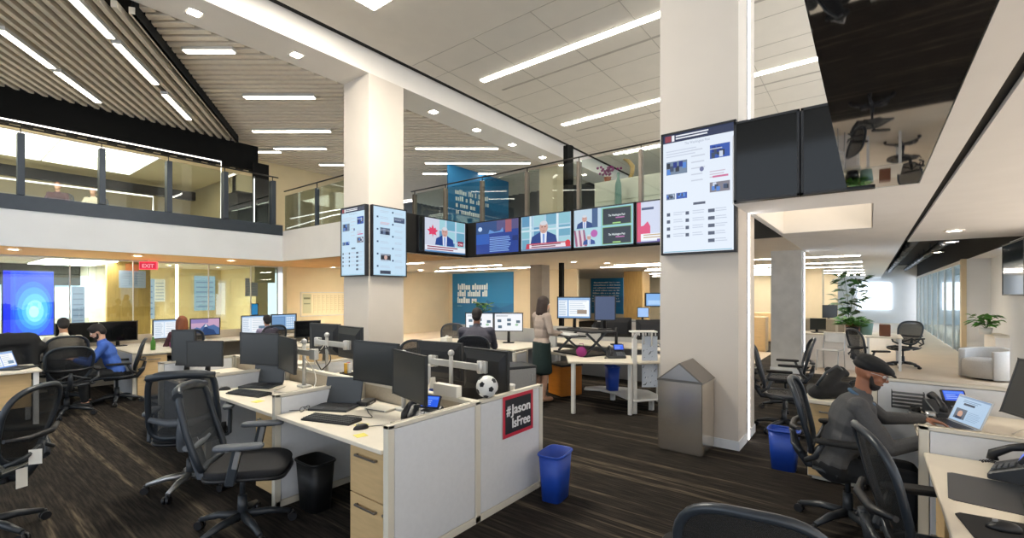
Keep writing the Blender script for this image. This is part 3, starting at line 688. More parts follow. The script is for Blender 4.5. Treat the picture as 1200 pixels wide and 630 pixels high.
# upper floor furniture behind the railing
t = thing('upper_cabinet', 'white cabinet behind the upper railing left of the big column', 'cabinet', (10.0, 4.2, 3.36))
MB().box(0, -1.0, 0, .5, 1.05, .98).build('body', 'trim_cream', t, bevel=.01); MB().box(-.02, -1.0, .5, 0, 1.0, .96).build('door', 'trim_cream', t, bevel=.005); MB().box(-.02, -1.0, .06, 0, 1.0, .44).build('door', 'trim_cream', t, bevel=.005)
t = thing('potted_plant', 'pink flowers in a pot on the upper white cabinet', 'plant', (10.2, 5.0, 4.34))
MB().lathe([(.06, 0), (.09, .14), (.08, .14), (.055, .02)]).build('pot', 'terracotta', t)
mb = MB()
for i in range(26): mb.ball((random.gauss(0, .09), random.gauss(0, .13), .2+random.random()*.18), .035, 6)
mb.build('flowers', 'magenta', t)
one(MB().tube([(0,0,0),(.02,-.06,.15),(.0,-.08,.3),(0,.02,.44),(0,.14,.5)], [.04,.05,.055,.045,.02], 10), 'curved_ornament', 'wood_panel', 'brown curved ornament standing on the upper white cabinet', 'ornament', (10.2, 4.45, 4.34))
t = thing('upper_bottle', 'green and white bottle standing by the upper railing', 'bottle', (9.6, 4.45, 3.36))
MB().lathe([(0, 0), (.07, 0), (.08, .3), (.07, .75), (.03, .9), (.03, 1.02), (0, 1.02)], n=14).build('bottle_body', 'book_d', t)
# ---------------------------------------------------------------- office chairs (face +X)
def sgnpow(c, e): return math.copysign(abs(c)**e, c)
def pad_surface(pos, n_exp, rings=7, n=40):
    """pos(a,b) with a,b in [-1,1]: polar grid over a rounded rectangle -> surface mesh and its rim points"""
    mb = MB(); vs = [pos(0, 0)]
    e = 2/n_exp
    for k in range(1, rings+1):
        q = k/rings
        for i in range(n):
            t = 2*PI*i/n; vs.append(pos(q*sgnpow(math.cos(t), e), q*sgnpow(math.sin(t), e)))
    fs = [(0, 1+i, 1+(i+1) % n) for i in range(n)]
    for k in range(rings-1):
        a = 1+k*n; b = a+n
        for i in range(n): fs.append((a+i, b+i, b+(i+1) % n, a+(i+1) % n))
    mb.add(vs, fs, None, True); return mb, vs[-n:]
def make_chair(label, kind, loc, rz, group=None, cover='mesh_dark', base='charcoal_plastic'):
    t = thing('office_chair', label, 'chair', loc, rz, group)
    fr = {'mesh': 'graphite_frame', 'task': 'graphite_frame'}[kind]
    # five-star base on castors
    for i in range(5):
        a = 2*PI*i/5 + .3; d = Vector((math.cos(a), math.sin(a), 0))
        leg = MB().tube([d*.02+Vector((0,0,.115)), d*.17+Vector((0,0,.108)), d*.31+Vector((0,0,.072))], [.032, .026, .018], 8).build('leg', base, t)
        c = d*.32; s = Vector((-d.y, d.x, 0))
        MB().cone(c+s*.026+Vector((0,0,.03)), c+s*.006+Vector((0,0,.03)), .03, n=12).cone(c-s*.026+Vector((0,0,.03)), c-s*.006+Vector((0,0,.03)), .03, n=12).cone(c+Vector((0,0,.03)), c+Vector((0,0,.075)), .012, n=8).build('castor', 'black_plastic', leg)
    MB().cone((0,0,.1), (0,0,.26), .034, .03).cone((0,0,.26), (0,0,.41), .018, n=10).build('gas_lift', 'charcoal_plastic', t)
    MB().prism([(-.17,-.06),(.14,-.1),(.16,0),(.14,.1),(-.17,.06)], .385, .435).build('tilt_mechanism', 'black_plastic', t, bevel=.01)
    if kind == 'mesh':
        def seat(a, b): return Vector((.04+.235*a, .245*b*(1-.06*a), .455+.012*b*b - .035*max(0, a)**3 + .01*(a < 0)*a*a))
        sm, rim = pad_surface(seat, 3.2); sm.build('seat', cover, t)
        MB().tube([p + Vector((0,0,-.008)) for p in rim], .017, 7, True).build('seat_frame', fr, t)
        def back(a, b):          # a sideways, b up
            w = .235 + .035*b - .02*b*b
            return Vector((-.225 - .10*(b+1)*.5 - .03*(b+1)**2*.25 + .045*a*a - .02*math.cos(b*1.5), w*a, .52+.26*(b+1)))
        bm, rim = pad_surface(back, 3.0); bm.build('backrest', cover, t)
        MB().tube(rim, .019, 8, True).build('backrest_frame', fr, t)
        MB().tube([(-.285,-.235,.72), (-.335,-.1,.70), (-.335,.1,.70), (-.285,.235,.72)], [.014,.022,.022,.014], 8).build('lumbar_support', 'black_plastic', t)
        MB().tube([(-.10,0,.41), (-.24,0,.42), (-.31,0,.52), (-.345,0,.66)], [.035,.035,.03,.02], 8).tube([(-.345,0,.64), (-.33,-.12,.58), (-.27,-.21,.55)], .014, 6).tube([(-.345,0,.64), (-.33,.12,.58), (-.27,.21,.55)], .014, 6).build('back_support', 'charcoal_plastic', t)
        for s in (-1, 1):
            arm = MB().tube([(-.24, s*.2, .5), (-.18, s*.30, .56), (-.14, s*.305, .66)], [.02,.018,.018], 8).tube([(-.2, s*.25, .47), (-.06, s*.28, .45), (.02, s*.2, .42)], .014, 6).build('armrest', 'charcoal_plastic', t)
            q = []
            for i in range(16):
                a = 2*PI*i/16; q.append((-.04+.15*sgnpow(math.cos(a), .7), s*.31+.045*sgnpow(math.sin(a), .7)))
            MB().prism(q, .66, .69, None, None, True).build('arm_pad', 'black_soft', arm, bevel=.008)
    else:
        def seat(a, b): return Vector((.05+.25*a, .25*b, .47 - .03*max(0, a)**3 + .01*b*b))
        sm, rim = pad_surface(seat, 4)
        o = sm.build('seat', 'seat_fabric', t, solid=.045)
        MB().tube([p + Vector((0,0,-.03)) for p in rim], .014, 6, True).build('seat_frame', 'black_plastic', t)
        def back(a, b):
            return Vector((-.22 - .075*(b+1) - .015*math.cos(b*2) + .05*a*a, (.235 - .012*b)*a, .50+.275*(b+1)))
        bm, rim = pad_surface(back, 5); bm.build('backrest', cover, t)
        MB().tube(rim, .022, 8, True).build('backrest_frame', fr, t)
        MB().tube([back(-1, .86)+Vector((-.006,0,0)), back(-.5, .93)+Vector((-.01,0,0)), back(0, .95)+Vector((-.012,0,0)), back(.5, .93)+Vector((-.01,0,0)), back(1, .86)+Vector((-.006,0,0))], .03, 8).build('top_rail', fr, t)
        MB().tube([back(-.95, -.35)+Vector((-.03,0,0)), back(-.4, -.5)+Vector((-.03,0,0)), back(.4, -.5)+Vector((-.03,0,0)), back(.95, -.35)+Vector((-.03,0,0))], [.02,.032,.032,.02], 8).build('lumbar_support', 'grey_arm', t)
        MB().tube([(-.1,0,.41), (-.25,0,.43), (-.285,0,.56), (-.31,0,.68)], [.05,.05,.045,.03], 8).build('back_support', 'grey_arm', t)
        for s in (-1, 1):
            arm = MB().obox((.03, s*.29, .55), (.06, .03, .24), Matrix.Rotation(R(12), 3, 'Y')).tube([(.0, s*.29, .44), (.0, s*.15, .41)], .02, 6).build('armrest', fr, t, bevel=.008)
            MB().obox((.05, s*.29, .60), (.035, .036, .12), Matrix.Rotation(R(12), 3, 'Y')).build('arm_sleeve', 'silver', arm, bevel=.004)
            q = []
            for i in range(16):
                a = 2*PI*i/16; q.append((.06+.15*sgnpow(math.cos(a), .5), s*.285+.045*sgnpow(math.sin(a), .5)))
            MB().prism(q, .665, .695, None, None, True).build('arm_pad', 'grey_arm', arm, bevel=.008)
    return t

# ---------------------------------------------------------------- desk equipment (screens face -Y, origin on the surface below the middle)
def make_monitor(label, loc, rz, w=.54, h=.335, zc=.40, face=None, stand=True, group=None, off='screen_off', tilt=0, bulge=True):
    """zc: height of panel centre above the origin"""
    t = thing('monitor', label, 'monitor', loc, rz, group)
    M = Matrix.Translation((0,0,zc)) @ Matrix.Rotation(R(tilt), 4, 'X')
    b = .016; c = MB().box(-w/2, 0, -h/2, w/2, .022, h/2)
    c.box(-w/2, -.006, -h/2, w/2, 0, -h/2+b).box(-w/2, -.006, h/2-b, w/2, 0, h/2).box(-w/2, -.006, -h/2, -w/2+b, 0, h/2).box(w/2-b, -.006, -h/2, w/2, 0, h/2)
    c.tf(M).build('case', 'monitor_black', t, bevel=.003)
    if bulge:
        q = MB(); a0, a1, z0, z1 = w*.47, w*.36, h*.46, h*.26
        q.add([(-a0,.022,-z0),(a0,.022,-z0),(a0,.022,z0),(-a0,.022,z0),(-a1,.05,-z1*1.2),(a1,.05,-z1*1.2),(a1,.05,z1),(-a1,.05,z1)], [(4,5,6,7),(0,1,5,4),(1,2,6,5),(2,3,7,6),(3,0,4,7),(3,2,1,0)])
        q.tf(M).build('rear_cover', 'black_plastic', t, bevel=.004)
    if face: face.build('screen', 'lit_picture', t, (0, -.002, zc), (R(tilt), 0, 0))
    else: MB().box(-w/2+b, -.003, -h/2+b, w/2-b, -.0005, h/2-b).tf(M).build('screen', off, t)
    if stand:
        MB().tube([(0,.05,.012), (0,.075,zc*.6), (0,.05,zc)], [.03,.026,.03], 8).build('stand_neck', 'silver' if stand == 'silver' else 'black_plastic', t)
        MB().box(-.11, -.05, 0, .11, .12, .014).build('stand_base', 'alu_light' if stand == 'silver' else 'black_plastic', t, bevel=.006)
    return t
def win_face(w, h, seed, base='#cfe0f2'):
    r = random.Random(seed); f = Face(w, h, base, .0001)
    f.rect(0, .93, 1, 1, '#8fb0d6'); f.rect(.02, .08, .3, .88, '#e8f0f8'); f.rect(.34, .08, .97, .88, '#f2f6fa')
    f.lines(.04, .84, .28, 9, .085, .03, '#9db4cc'); f.lines(.37, .84, .9, 7, .1, .03, '#b4c2d2')
    f.rect(.6, .2, .9, .4, r.choice(['#6d8fb0', '#9a8a7a', '#5f7890'])); return f
def page_face(w, h):
    f = Face(w, h, '#f1f4f8', .0001); f.rect(0, .95, 1, 1, '#cfd6e0'); f.lines(.05, .9, .6, 2, .05, .02, '#8b95a4')
    for a, b in ((.1, .5), (.45, .55), (.78, .45), (.45, .3), (.12, .15)): f.rect(a, b, a+.14, b+.16, '#5a6f80')
    f.ell(.8, .35, .06, .07, '#9fc4a4'); return f
def make_laptop(label, loc, rz, w=.34, face=None, lid=108, m='charcoal_plastic', group=None):
    d = w*.68; t = thing('laptop', label, 'laptop', loc, rz, group)
    MB().box(-w/2, -d/2, 0, w/2, d/2, .018).build('base', m, t, bevel=.004)
    mb = MB()
    for r_ in range(5):
        for k in range(13): mb.box(-w*.44+k*w*.068, -d*.08+r_*d*.1, .018, -w*.44+k*w*.068+w*.056, -d*.08+r_*d*.1+d*.08, .0205)
    mb.build('keys', 'black_plastic', t); MB().box(-.05, -d*.42, .018, .05, -d*.16, .0195).build('touchpad', 'black_plastic', t)
    M = Matrix.Translation((0, d/2, .016)) @ Matrix.Rotation(R(-(lid-90)), 4, 'X'); h = d*.95
    lidp = MB().box(-w/2, 0, 0, w/2, .008, h).tf(M).build('lid', m, t, bevel=.003)
    if face:
        face.build('screen', 'lit_picture', lidp); s = [k for k in kids(lidp)][0]; s.matrix_local = M @ Matrix.Translation((0, -.0008, h/2))
    else: MB().box(-w/2+.01, -.0015, .014, w/2-.01, -.0002, h-.01).tf(M).build('screen', 'screen_off', lidp)
    return t
def make_keyboard(label, loc, rz, m='black_plastic', w=.44, group=None):
    t = thing('keyboard', label, 'keyboard', loc, rz, group)
    MB().add([(-w/2,-.075,0),(w/2,-.075,0),(w/2,.075,0),(-w/2,.075,0),(-w/2,-.075,.012),(w/2,-.075,.012),(w/2,.075,.024),(-w/2,.075,.024)], [(0,3,2,1),(4,5,6,7),(0,1,5,4),(1,2,6,5),(2,3,7,6),(3,0,4,7)]).build('tray', m, t, bevel=.004)
    mb = MB()
    for r_ in range(5):
        for k in range(20):
            x = -w/2+.012+k*(w-.024)/20; y = -.062+r_*.026; z = .013+(y+.075)*.08
            mb.box(x, y, z, x+(w-.024)/20-.003, y+.021, z+.006)
    mb.build('keys', 'charcoal_plastic' if m == 'black_plastic' else 'white_plastic', t); return t
def make_mouse(label, loc, rz, m='black_plastic', group=None):
    t = thing('computer_mouse', label, 'mouse', loc, rz, group)
    mb = MB(); vs = []; n = 16
    for k in range(5):
        p = PI/2*k/4
        for i in range(n):
            a = 2*PI*i/n; vs.append((.056*math.cos(p)*math.cos(a), .032*math.cos(p)*math.sin(a), .034*math.sin(p)*(1-.2*math.cos(a)*math.cos(p))))
    fs = [tuple(range(n-1, -1, -1))]
    for k in range(4):
        for i in range(n): fs.append((k*n+i, k*n+(i+1) % n, (k+1)*n+(i+1) % n, (k+1)*n+i))
    mb.add(vs, fs, None, True); mb.build('body', m, t); MB().box(.018, -.004, .027, .034, .004, .036).build('wheel', 'silver', t); return t
def make_phone(label, loc, rz, blue=True, group=None):
    """desk phone facing -Y: wedge, handset in its cradle on the left, display, coiled cord"""
    t = thing('desk_phone', label, 'phone', loc, rz, group)
    prof = [(-.10, 0), (.10, 0), (.10, .10), (.07, .115), (-.10, .03)]
    MB().prism(prof, -.13, .13, Matrix(((0,0,1,0),(1,0,0,0),(0,1,0,0),(0,0,0,1)))).build('body', 'charcoal_plastic', t, bevel=.006)
    M = Matrix.Translation((0, -.015, .083)) @ Matrix.Rotation(R(26.6), 4, 'X')
    MB().tube([(-.09,-.095,.012), (-.09,-.08,.04), (-.09,0,.052), (-.09,.08,.04), (-.09,.095,.012)], [.026,.024,.018,.024,.026], 10).tf(M).build('handset', 'black_plastic', t)
    pod = MB().box(-.03, .0, .0, .125, .1, .02).tf(Matrix.Translation((0, .02, .10)) @ Matrix.Rotation(R(58), 4, 'X')).build('display_housing', 'black_plastic', t, bevel=.004)
    f = Face(.135, .08, '#2c5fe6' if blue else '#3a4048', .0003)
    if blue: f.rect(.05, .7, .95, .92, '#4f83f2'); f.lines(.08, .6, .7, 3, .17, .06, '#9dbcf8')
    o = f.build('display', 'lit_picture', pod); o.matrix_local = Matrix.Translation((0, .02, .10)) @ Matrix.Rotation(R(58), 4, 'X') @ Matrix.Translation((.0475, .05, .0205)) @ Matrix.Rotation(R(-90), 4, 'X')
    mb = MB()
    for r_ in range(4):
        for k in range(3): mb.box(.0+k*.032, -.075+r_*.024, .004, .024+k*.032, -.058+r_*.024, .01)
    mb.tf(Matrix.Translation((0, -.02, .07)) @ Matrix.Rotation(R(26.6), 4, 'X')).build('buttons', 'grey_arm', t)
    pts = [(-.13, -.05, .03)]
    for i in range(60):
        a = i*.9; s = i/60; pts.append((-.14-.05*math.sin(s*PI), -.08-.08*s+.006*math.cos(a), .012+.006*math.sin(a)))
    MB().tube(pts, .0028, 5).build('cord', 'black_plastic', t)
    return t
def make_pedestal(label, loc, rz, w=.42, d=.52, h=.69, n=2, group=None, front='maple'):
    """drawer unit, fronts facing -Y, origin at the front middle on the floor"""
    t = thing('drawer_pedestal', label, 'drawer unit', loc, rz, group)
    MB().box(-w/2, .018, .03, w/2, d, h).box(-w/2+.03, .05, 0, w/2-.03, d-.03, .03).build('body', 'trim_cream', t, bevel=.003)
    z = .045; hh = (h-.05)/n
    for i in range(n):
        z0 = z+i*hh; dr = MB().box(-w/2+.006, 0, z0, w/2-.006, .02, z0+hh-.008).build('drawer', front, t, bevel=.002)
        MB().box(-.12, -.028, z0+hh-.075, .1, -.018, z0+hh-.06).box(-.12, -.02, z0+hh-.075, -.105, 0, z0+hh-.06).box(.085, -.02, z0+hh-.075, .1, 0, z0+hh-.06).build('handle', 'steel_handle', dr, bevel=.003)
        if i == 0 : MB().cone((w/2-.05, -.006, z0+hh-.07), (w/2-.05, .0, z0+hh-.07), .009, n=10).build('lock', 'steel_handle', dr)
    return t
def make_panel(label, p0, p1, h=.887, th=.05, seams=(), face='panel_blue_white', group=None, z0=.0, name='partition_panel'):
    """freestanding screen panel: trim frame, infill boards both sides"""
    a = Vector(p0); b = Vector(p1); L = (b-a).length; t = thing(name, label, 'partition', (a.x, a.y, 0), math.degrees(math.atan2(b.y-a.y, b.x-a.x)), group)
    f = MB().box(0, -th/2, z0, .045, th/2, h).box(L-.045, -th/2, z0, L, th/2, h).box(0, -th/2, h-.022, L, th/2, h).box(0, -th/2, z0, L, th/2, z0+.05)
    e = [0.045] + list(seams) + [L-.045]
    for s in seams: f.box(s-.028, -th/2, z0, s+.028, th/2, h)
    f.build('frame', 'trim_cream', t, bevel=.003)
    for x0, x1 in zip(e, e[1:]):
        q0 = x0 + (.028 if x0 in seams else 0); q1 = x1 - (.028 if x1 in seams else 0)
        MB().box(q0+.004, -th/2+.004, z0+.054, q1-.004, th/2-.004, h-.026).build('infill', face, t, bevel=.002)
    return t
def make_desk(label, x0, y0, x1, y1, z=.735, legs=(), th=.03, group=None, poly=None, m='laminate'):
    t = thing('office_desk', label, 'desk', (x0, y0, 0), 0, group)
    MB().prism(poly or [(0,0),(x1-x0,0),(x1-x0,y1-y0),(0,y1-y0)], z-th, z).build('worktop', m, t, bevel=.006, seg=2)
    for lx, ly in legs: MB().box(lx-x0-.025, ly-y0-.025, 0, lx-x0+.025, ly-y0+.025, z-th).build('leg', 'white_plastic', t, bevel=.004)
    return t
def make_bin(label, loc, rz, m, w=.3, d=.21, h=.38, group=None):
    t = thing('waste_bin', label, 'bin', loc, rz, group); mb = MB(); vs = []
    def ring(s, z, n=24):
        o = []
        for i in range(n):
            a = 2*PI*i/n; o.append(Vector((w/2*s*sgnpow(math.cos(a), .45), d/2*s*sgnpow(math.sin(a), .45), z)))
        return o
    R_ = [ring(.8, 0), ring(1., h), ring(.965, h), ring(.775, .012)]; n = 24
    for r_ in R_: vs += r_
    fs = [tuple(range(n-1, -1, -1)), tuple(range(3*n, 4*n))]
    for k in range(3):
        for i in range(n): fs.append((k*n+i, k*n+(i+1) % n, (k+1)*n+(i+1) % n, (k+1)*n+i))
    mb.add(vs, fs, None, True); mb.build('tub', m, t)
    MB().tube([p + Vector((0, 0, -.005)) for p in ring(1.02, h)], .009, 6, True).build('rim', m, t)
    return t
def make_arm(label, loc, rz, spread=.3, zb=.35, group=None):
    """pole with a crossbar carrying two screens toward -Y"""
    t = thing('twin_screen_stand', label, 'screen stand', loc, rz, group)
    MB().box(-.06, -.05, 0, .06, .05, .02).build('clamp', 'alu_light', t, bevel=.004)
    MB().cone((0,0,.02), (0,0,zb+.1), .018, n=12).ball((0,0,zb+.1), .03, 10).build('pole', 'alu_light', t)
    MB().box(-spread, -.05, zb-.03, spread, -.025, zb+.03).build('crossbar', 'alu_light', t, bevel=.006)
    for s in (-1, 1): MB().box(s*spread-.05, -.085, zb-.05, s*spread+.05, -.05, zb+.05).cone((s*spread, -.045, zb+.05), (s*spread, -.045, zb-.05), .028, n=10).build('bracket', 'alu_light', t, bevel=.004)
    return t
def cable(label, pts, r=.004, m='cable_grey', name='cable', cat='cable', group=None):
    P = [Vector(p) for p in pts]; o = []
    for i in range(len(P)-1):
        a = P[max(i-1, 0)]; b = P[i]; c = P[i+1]; d = P[min(i+2, len(P)-1)]
        for k in range(6):
            t = k/6; o.append(.5*((2*b)+(c-a)*t+(2*a-5*b+4*c-d)*t*t+(3*b-a-3*c+d)*t**3))
    o.append(P[-1]); b0 = o[0].copy()
    return one(MB().tube([p-b0 for p in o], r, 6), name, m, label, cat, b0, 0, group)
def make_plant(label, loc, h=.45, spread=.25, n=40, pot='black_plastic', leaf='leaf', pr=.1, ph=.16, size=.1, seed=1):
    t = thing('potted_plant', label, 'plant', loc); r = random.Random(seed)
    MB().lathe([(0, 0), (pr*.75, 0), (pr, ph), (pr*.88, ph), (pr*.8, ph*.85), (0, ph*.85)]).build('pot', pot, t)
    mb = MB(); st = MB()
    for i in range(n):
        a = r.random()*2*PI; q = math.sqrt(r.random())*spread; z = ph + h*(.15+.85*r.random()); p = Vector((q*math.cos(a), q*math.sin(a), z))
        if i % 4 == 0: st.tube([(0,0,ph*.8), (p.x*.4, p.y*.4, ph+(z-ph)*.6), tuple(p)], .004, 4)
        d = Vector((math.cos(a), math.sin(a), r.uniform(-.5, .6))).normalized(); s = d.cross(Vector((0,0,1))).normalized(); u = s.cross(d); L = size*r.uniform(.7, 1.3); w = L*.28
        vs = [p-d*L*.5, p+s*w-u*.01, p+d*L*.1+u*w*.3, p-s*w-u*.01, p+d*L*.6-u*L*.15]
        mb.add(vs, [(0,1,2),(0,2,3),(1,4,2),(2,4,3)], None, True)
    st.build('stems', 'leaf_dark', t); mb.build('leaves', leaf, t); return t
# ---------------------------------------------------------------- people (face +X; joints in metres)
mat('skin_light', '#d3a488', .55, var=.05, scale=20); mat('skin_mid', '#b58463', .55, var=.05, scale=20); mat('skin_brown', '#8d5c43', .5, var=.06, scale=20)
mat('hair_dark', '#1b1513', .7, var=.25, scale=60, bump=.3, bscale=200); mat('hair_brown', '#2f2019', .6, var=.25, scale=60, bump=.3, bscale=200); mat('hair_grey', '#b9b2aa', .7, var=.1, scale=60); mat('hair_red', '#7a4326', .6, var=.2, scale=60)
mat('shirt_blue', '#3d62b4', .85, var=.08, scale=25, bump=.15, bscale=60); mat('sweater_grey', '#4d4d4e', .95, var=.1, scale=120, bump=.2, bscale=300)
mat('shirt_slate', '#44434e', .9, var=.08, scale=30); mat('cardigan', '#a9998d', .95, var=.06, scale=60, bump=.2, bscale=200); mat('skirt_green', '#1e2f2d', .9, var=.1, scale=20)
mat('trousers_dark', '#16181b', .9, var=.15, scale=20); mat('shirt_cream', '#d8cdb9', .9, var=.04); mat('shirt_black', '#17181b', .9); mat('shirt_plum', '#4a2a33', .9); mat('shirt_lilac', '#9c93ad', .9)
mat('shoe_black', '#121212', .4); mat('shoe_beige', '#a97e63', .5); mat('eye_white', '#e8e4de', .3); mat('eye_dark', '#20150f', .2); mat('lip', '#8a4b40', .5)
def hand_prims(mb, w, d, nrm, side, curl=.5):
    """palm, four unequal fingers with a bend, thumb leaving the side of the palm; d along the hand, nrm palm side"""
    w = Vector(w); d = Vector(d).normalized(); nrm = Vector(nrm); nrm = (nrm - d*nrm.dot(d)).normalized(); lat = d.cross(nrm)*side
    M = Matrix((d, lat, nrm)).transposed()
    mb.ball(w+d*.045, (.052, .041, .017), 12, M); limb(mb, w-d*.02, w+d*.02, .026, .026, 8)
    for k, (o, L) in enumerate(((-.029, .078), (-.010, .088), (.010, .082), (.027, .064))):
        a = w + d*.082 + lat*o; b = a + (d + nrm*curl*.45).normalized()*L*.52; c = b + (d*(1-curl*.5) + nrm*curl*1.1).normalized()*L*.5
        limb(mb, a, b, .0092, .0085, 7); limb(mb, b, c, .0083, .007, 7)
    a = w + d*.03 - lat*.03; b = a + (d*.6 - lat*.75 + nrm*.3).normalized()*.042; c = b + (d*.9 - lat*.15 + nrm*.35).normalized()*.034
    limb(mb, a, b, .0125, .0105, 7); limb(mb, b, c, .010, .008, 7)
def make_person(label, loc, rz, J, skin, top, bottom, hair, vox=.012, sleeves='long', skirt=False, hairkind='short', hands=True, detail=True, shoe='shoe_black', hcol=None, s=1., hq=None):
    t = thing('person', label, 'person', loc, rz); t.scale = (s, s, s)
    V = lambda k: Vector(J[k])
    lean = Matrix.Rotation(J.get('lean', 0), 3, 'Y'); pel, chest, neck, head = V('pelvis'), V('chest'), V('neck'), V('head')
    HM = (Matrix.Rotation(J.get('hyaw', 0), 3, 'Z') @ Matrix.Rotation(J.get('hpitch', 0), 3, 'Y'))
    hp = lambda x, y, z: head + HM @ Vector((x, y, z))
    fem = J.get('fem', 0); bw = J.get('bulk', 1.)
    def torso(mb, g):
        mb.ball(pel, ((.115+g)*bw, (.165+g)*bw, .125+g), 14, lean); mid = (pel*.5+chest*.5)
        mb.ball(mid, ((.105+g)*bw, (.138 if fem else .155)*bw+g, .17+g), 14, lean); mb.ball(chest, ((.112+g)*bw, (.15 if fem else .172)*bw+g, .185+g), 14, lean)
        for k in 'LR': limb(mb, chest*.4+neck*.6-Vector((0,0,.03)), V('sh'+k), .062+g, .056+g, 10)
        limb(mb, chest, neck-Vector((0,0,.05)), .09+g, .062+g, 10)
    def arm(mb, k, g, to=1.):
        limb(mb, V('sh'+k), V('el'+k), .050+g, .040+g, 10); e = V('el'+k); w = V('wr'+k); limb(mb, e, e+(w-e)*to, .041+g, .041*(1-to)+.029*to+g, 10)
    def leg(mb, k, g, to=1.):
        limb(mb, V('hip'+k), V('kn'+k), .082+g, .058+g, 10); e = V('kn'+k); w = V('an'+k); limb(mb, e, e+(w-e)*.35, .056+g, .056+g, 10); limb(mb, e+(w-e)*.35, e+(w-e)*to, .056+g, .056*(1-to)+.036*to+g, 10)
    # body: one continuous surface
    B = MB(); torso(B, 0)
    for k in 'LR': arm(B, k, 0); leg(B, k, 0); limb(B, V('an'+k)+Vector((-.03,0,-.03)), V('to'+k), .036, .03, 8)
    limb(B, neck-Vector((0,0,.07)), hp(-.02, 0, -.06), .058, .054, 10)
    B.ball(hp(-.012, 0, .022), (.098, .076, .10), 14, HM); B.ball(hp(.03, 0, -.045), (.062, .058, .068), 12, HM); B.ball(hp(.052, 0, -.088), (.032, .034, .024), 10, HM)
    if detail:
        limb(B, hp(.088, 0, .018), hp(.107, 0, -.018), .009, .0145, 8); B.ball(hp(.098, .012, -.022), .009, 8); B.ball(hp(.098, -.012, -.022), .009, 8)
        limb(B, hp(.078, -.035, .03), hp(.078, .035, .03), .012, .012, 8); B.ball(hp(.082, 0, -.055), (.014, .024, .011), 8, HM)
        for q in (-1, 1): B.ball(hp(-.005, q*.078, -.012), (.018, .008, .03), 8, HM); B.ball(hp(.06, q*.04, -.03), (.024, .022, .02), 8, HM)
    if hands:
        for k, sd in (('L', 1), ('R', -1)):
            hd = J.get('hand'+k, None) or (V('wr'+k)-V('el'+k)); hand_prims(B, V('wr'+k), hd, J.get('palm'+k, (0, 0, -1)), sd, J.get('curl', .5))
    fused(B, 'body', skin, t, vox, 2)
    T = MB(); torso(T, .014)
    for k in 'LR': arm(T, k, .013 if sleeves == 'long' else .014, .97 if sleeves == 'long' else .25)
    limb(T, neck-Vector((0,0,.06)), neck-Vector((.0,0,.0)), .068, .063, 10)
    fused(T, 'shirt' if not fem else 'jacket', top, t, vox, 3)
    L = MB(); L.ball(pel-Vector((0,0,.03)), ((.135)*bw, .185*bw, .13), 14, lean)
    if skirt:
        c = (V('knL')+V('knR'))/2
        for q in range(22):
            f = q/21; L.ball(pel.lerp(c+Vector((0,0,.0)), f), (.14+.02*f, .18+.01*f, .08), 14)
    else:
        for k in 'LR': leg(L, k, .016, .95)
    fused(L, 'skirt' if skirt else 'trousers', bottom, t, vox, 3)
    for k in 'LR':
        F = MB(); an = V('an'+k); to = V('to'+k); limb(F, an+Vector((-.035,0,-.045)), to, .042, .038, 10)
        F.ball(to, (.05, .045, .034), 10); fused(F, 'shoe', shoe, t, vox, 2)
    H = MB()
    if hairkind == 'short': H.ball(hp(-.025, 0, .04), (.098, .083, .098), 14, HM); H.ball(hp(-.06, 0, -.01), (.06, .075, .07), 12, HM)
    if hairkind == 'full': H.ball(hp(-.018, 0, .05), (.108, .09, .10), 14, HM); H.ball(hp(-.06, 0, -.005), (.066, .082, .085), 12, HM); H.ball(hp(.05, 0, .095), (.05, .065, .03), 10, HM)
    if hairkind == 'bob':
        H.ball(hp(-.022, 0, .042), (.108, .092, .10), 14, HM)
        for q in (-1, 1): limb(H, hp(-.02, q*.075, .03), hp(-.01, q*.085, -.13), .035, .03, 10)
        limb(H, hp(-.07, 0, .02), hp(-.075, 0, -.15), .06, .05, 10); limb(H, hp(-.06, .05, .0), hp(-.06, .06, -.15), .045, .04, 10); limb(H, hp(-.06, -.05, .0), hp(-.06, -.06, -.15), .045, .04, 10)
    if hairkind != 'none': fused(H, 'hair', hair, t, vox*.9, 2)
    if J.get('beard'):
        Bd = MB(); Bd.ball(hp(.042, 0, -.08), (.05, .056, .042), 12, HM); 
        for q in (-1, 1): limb(Bd, hp(.03, q*.058, -.07), hp(.0, q*.074, -.01), .018, .012, 8)
        fused(Bd, 'beard', hair, t, vox*.9, 2)
    if detail:
        for q in (-1, 1):
            e = MB().ball(hp(.077, q*.03, .012), .0135, 10).build('eye', 'eye_white', t); MB().ball(hp(.0865, q*.03, .012), .006, 8).build('pupil', 'eye_dark', e)
        MB().ball(hp(.093, 0, -.055), (.006, .022, .006), 8, HM).build('lips', 'lip', t)
        if hairkind != 'none' or J.get('beard'):
            for q in (-1, 1): limb_ = MB().tube([hp(.085, q*.015, .038), hp(.084, q*.035, .044), hp(.07, q*.055, .036)], [.004,.005,.003], 6).build('eyebrow', hair, t)
    t['_head'] = tuple(head); return t, hp, HM
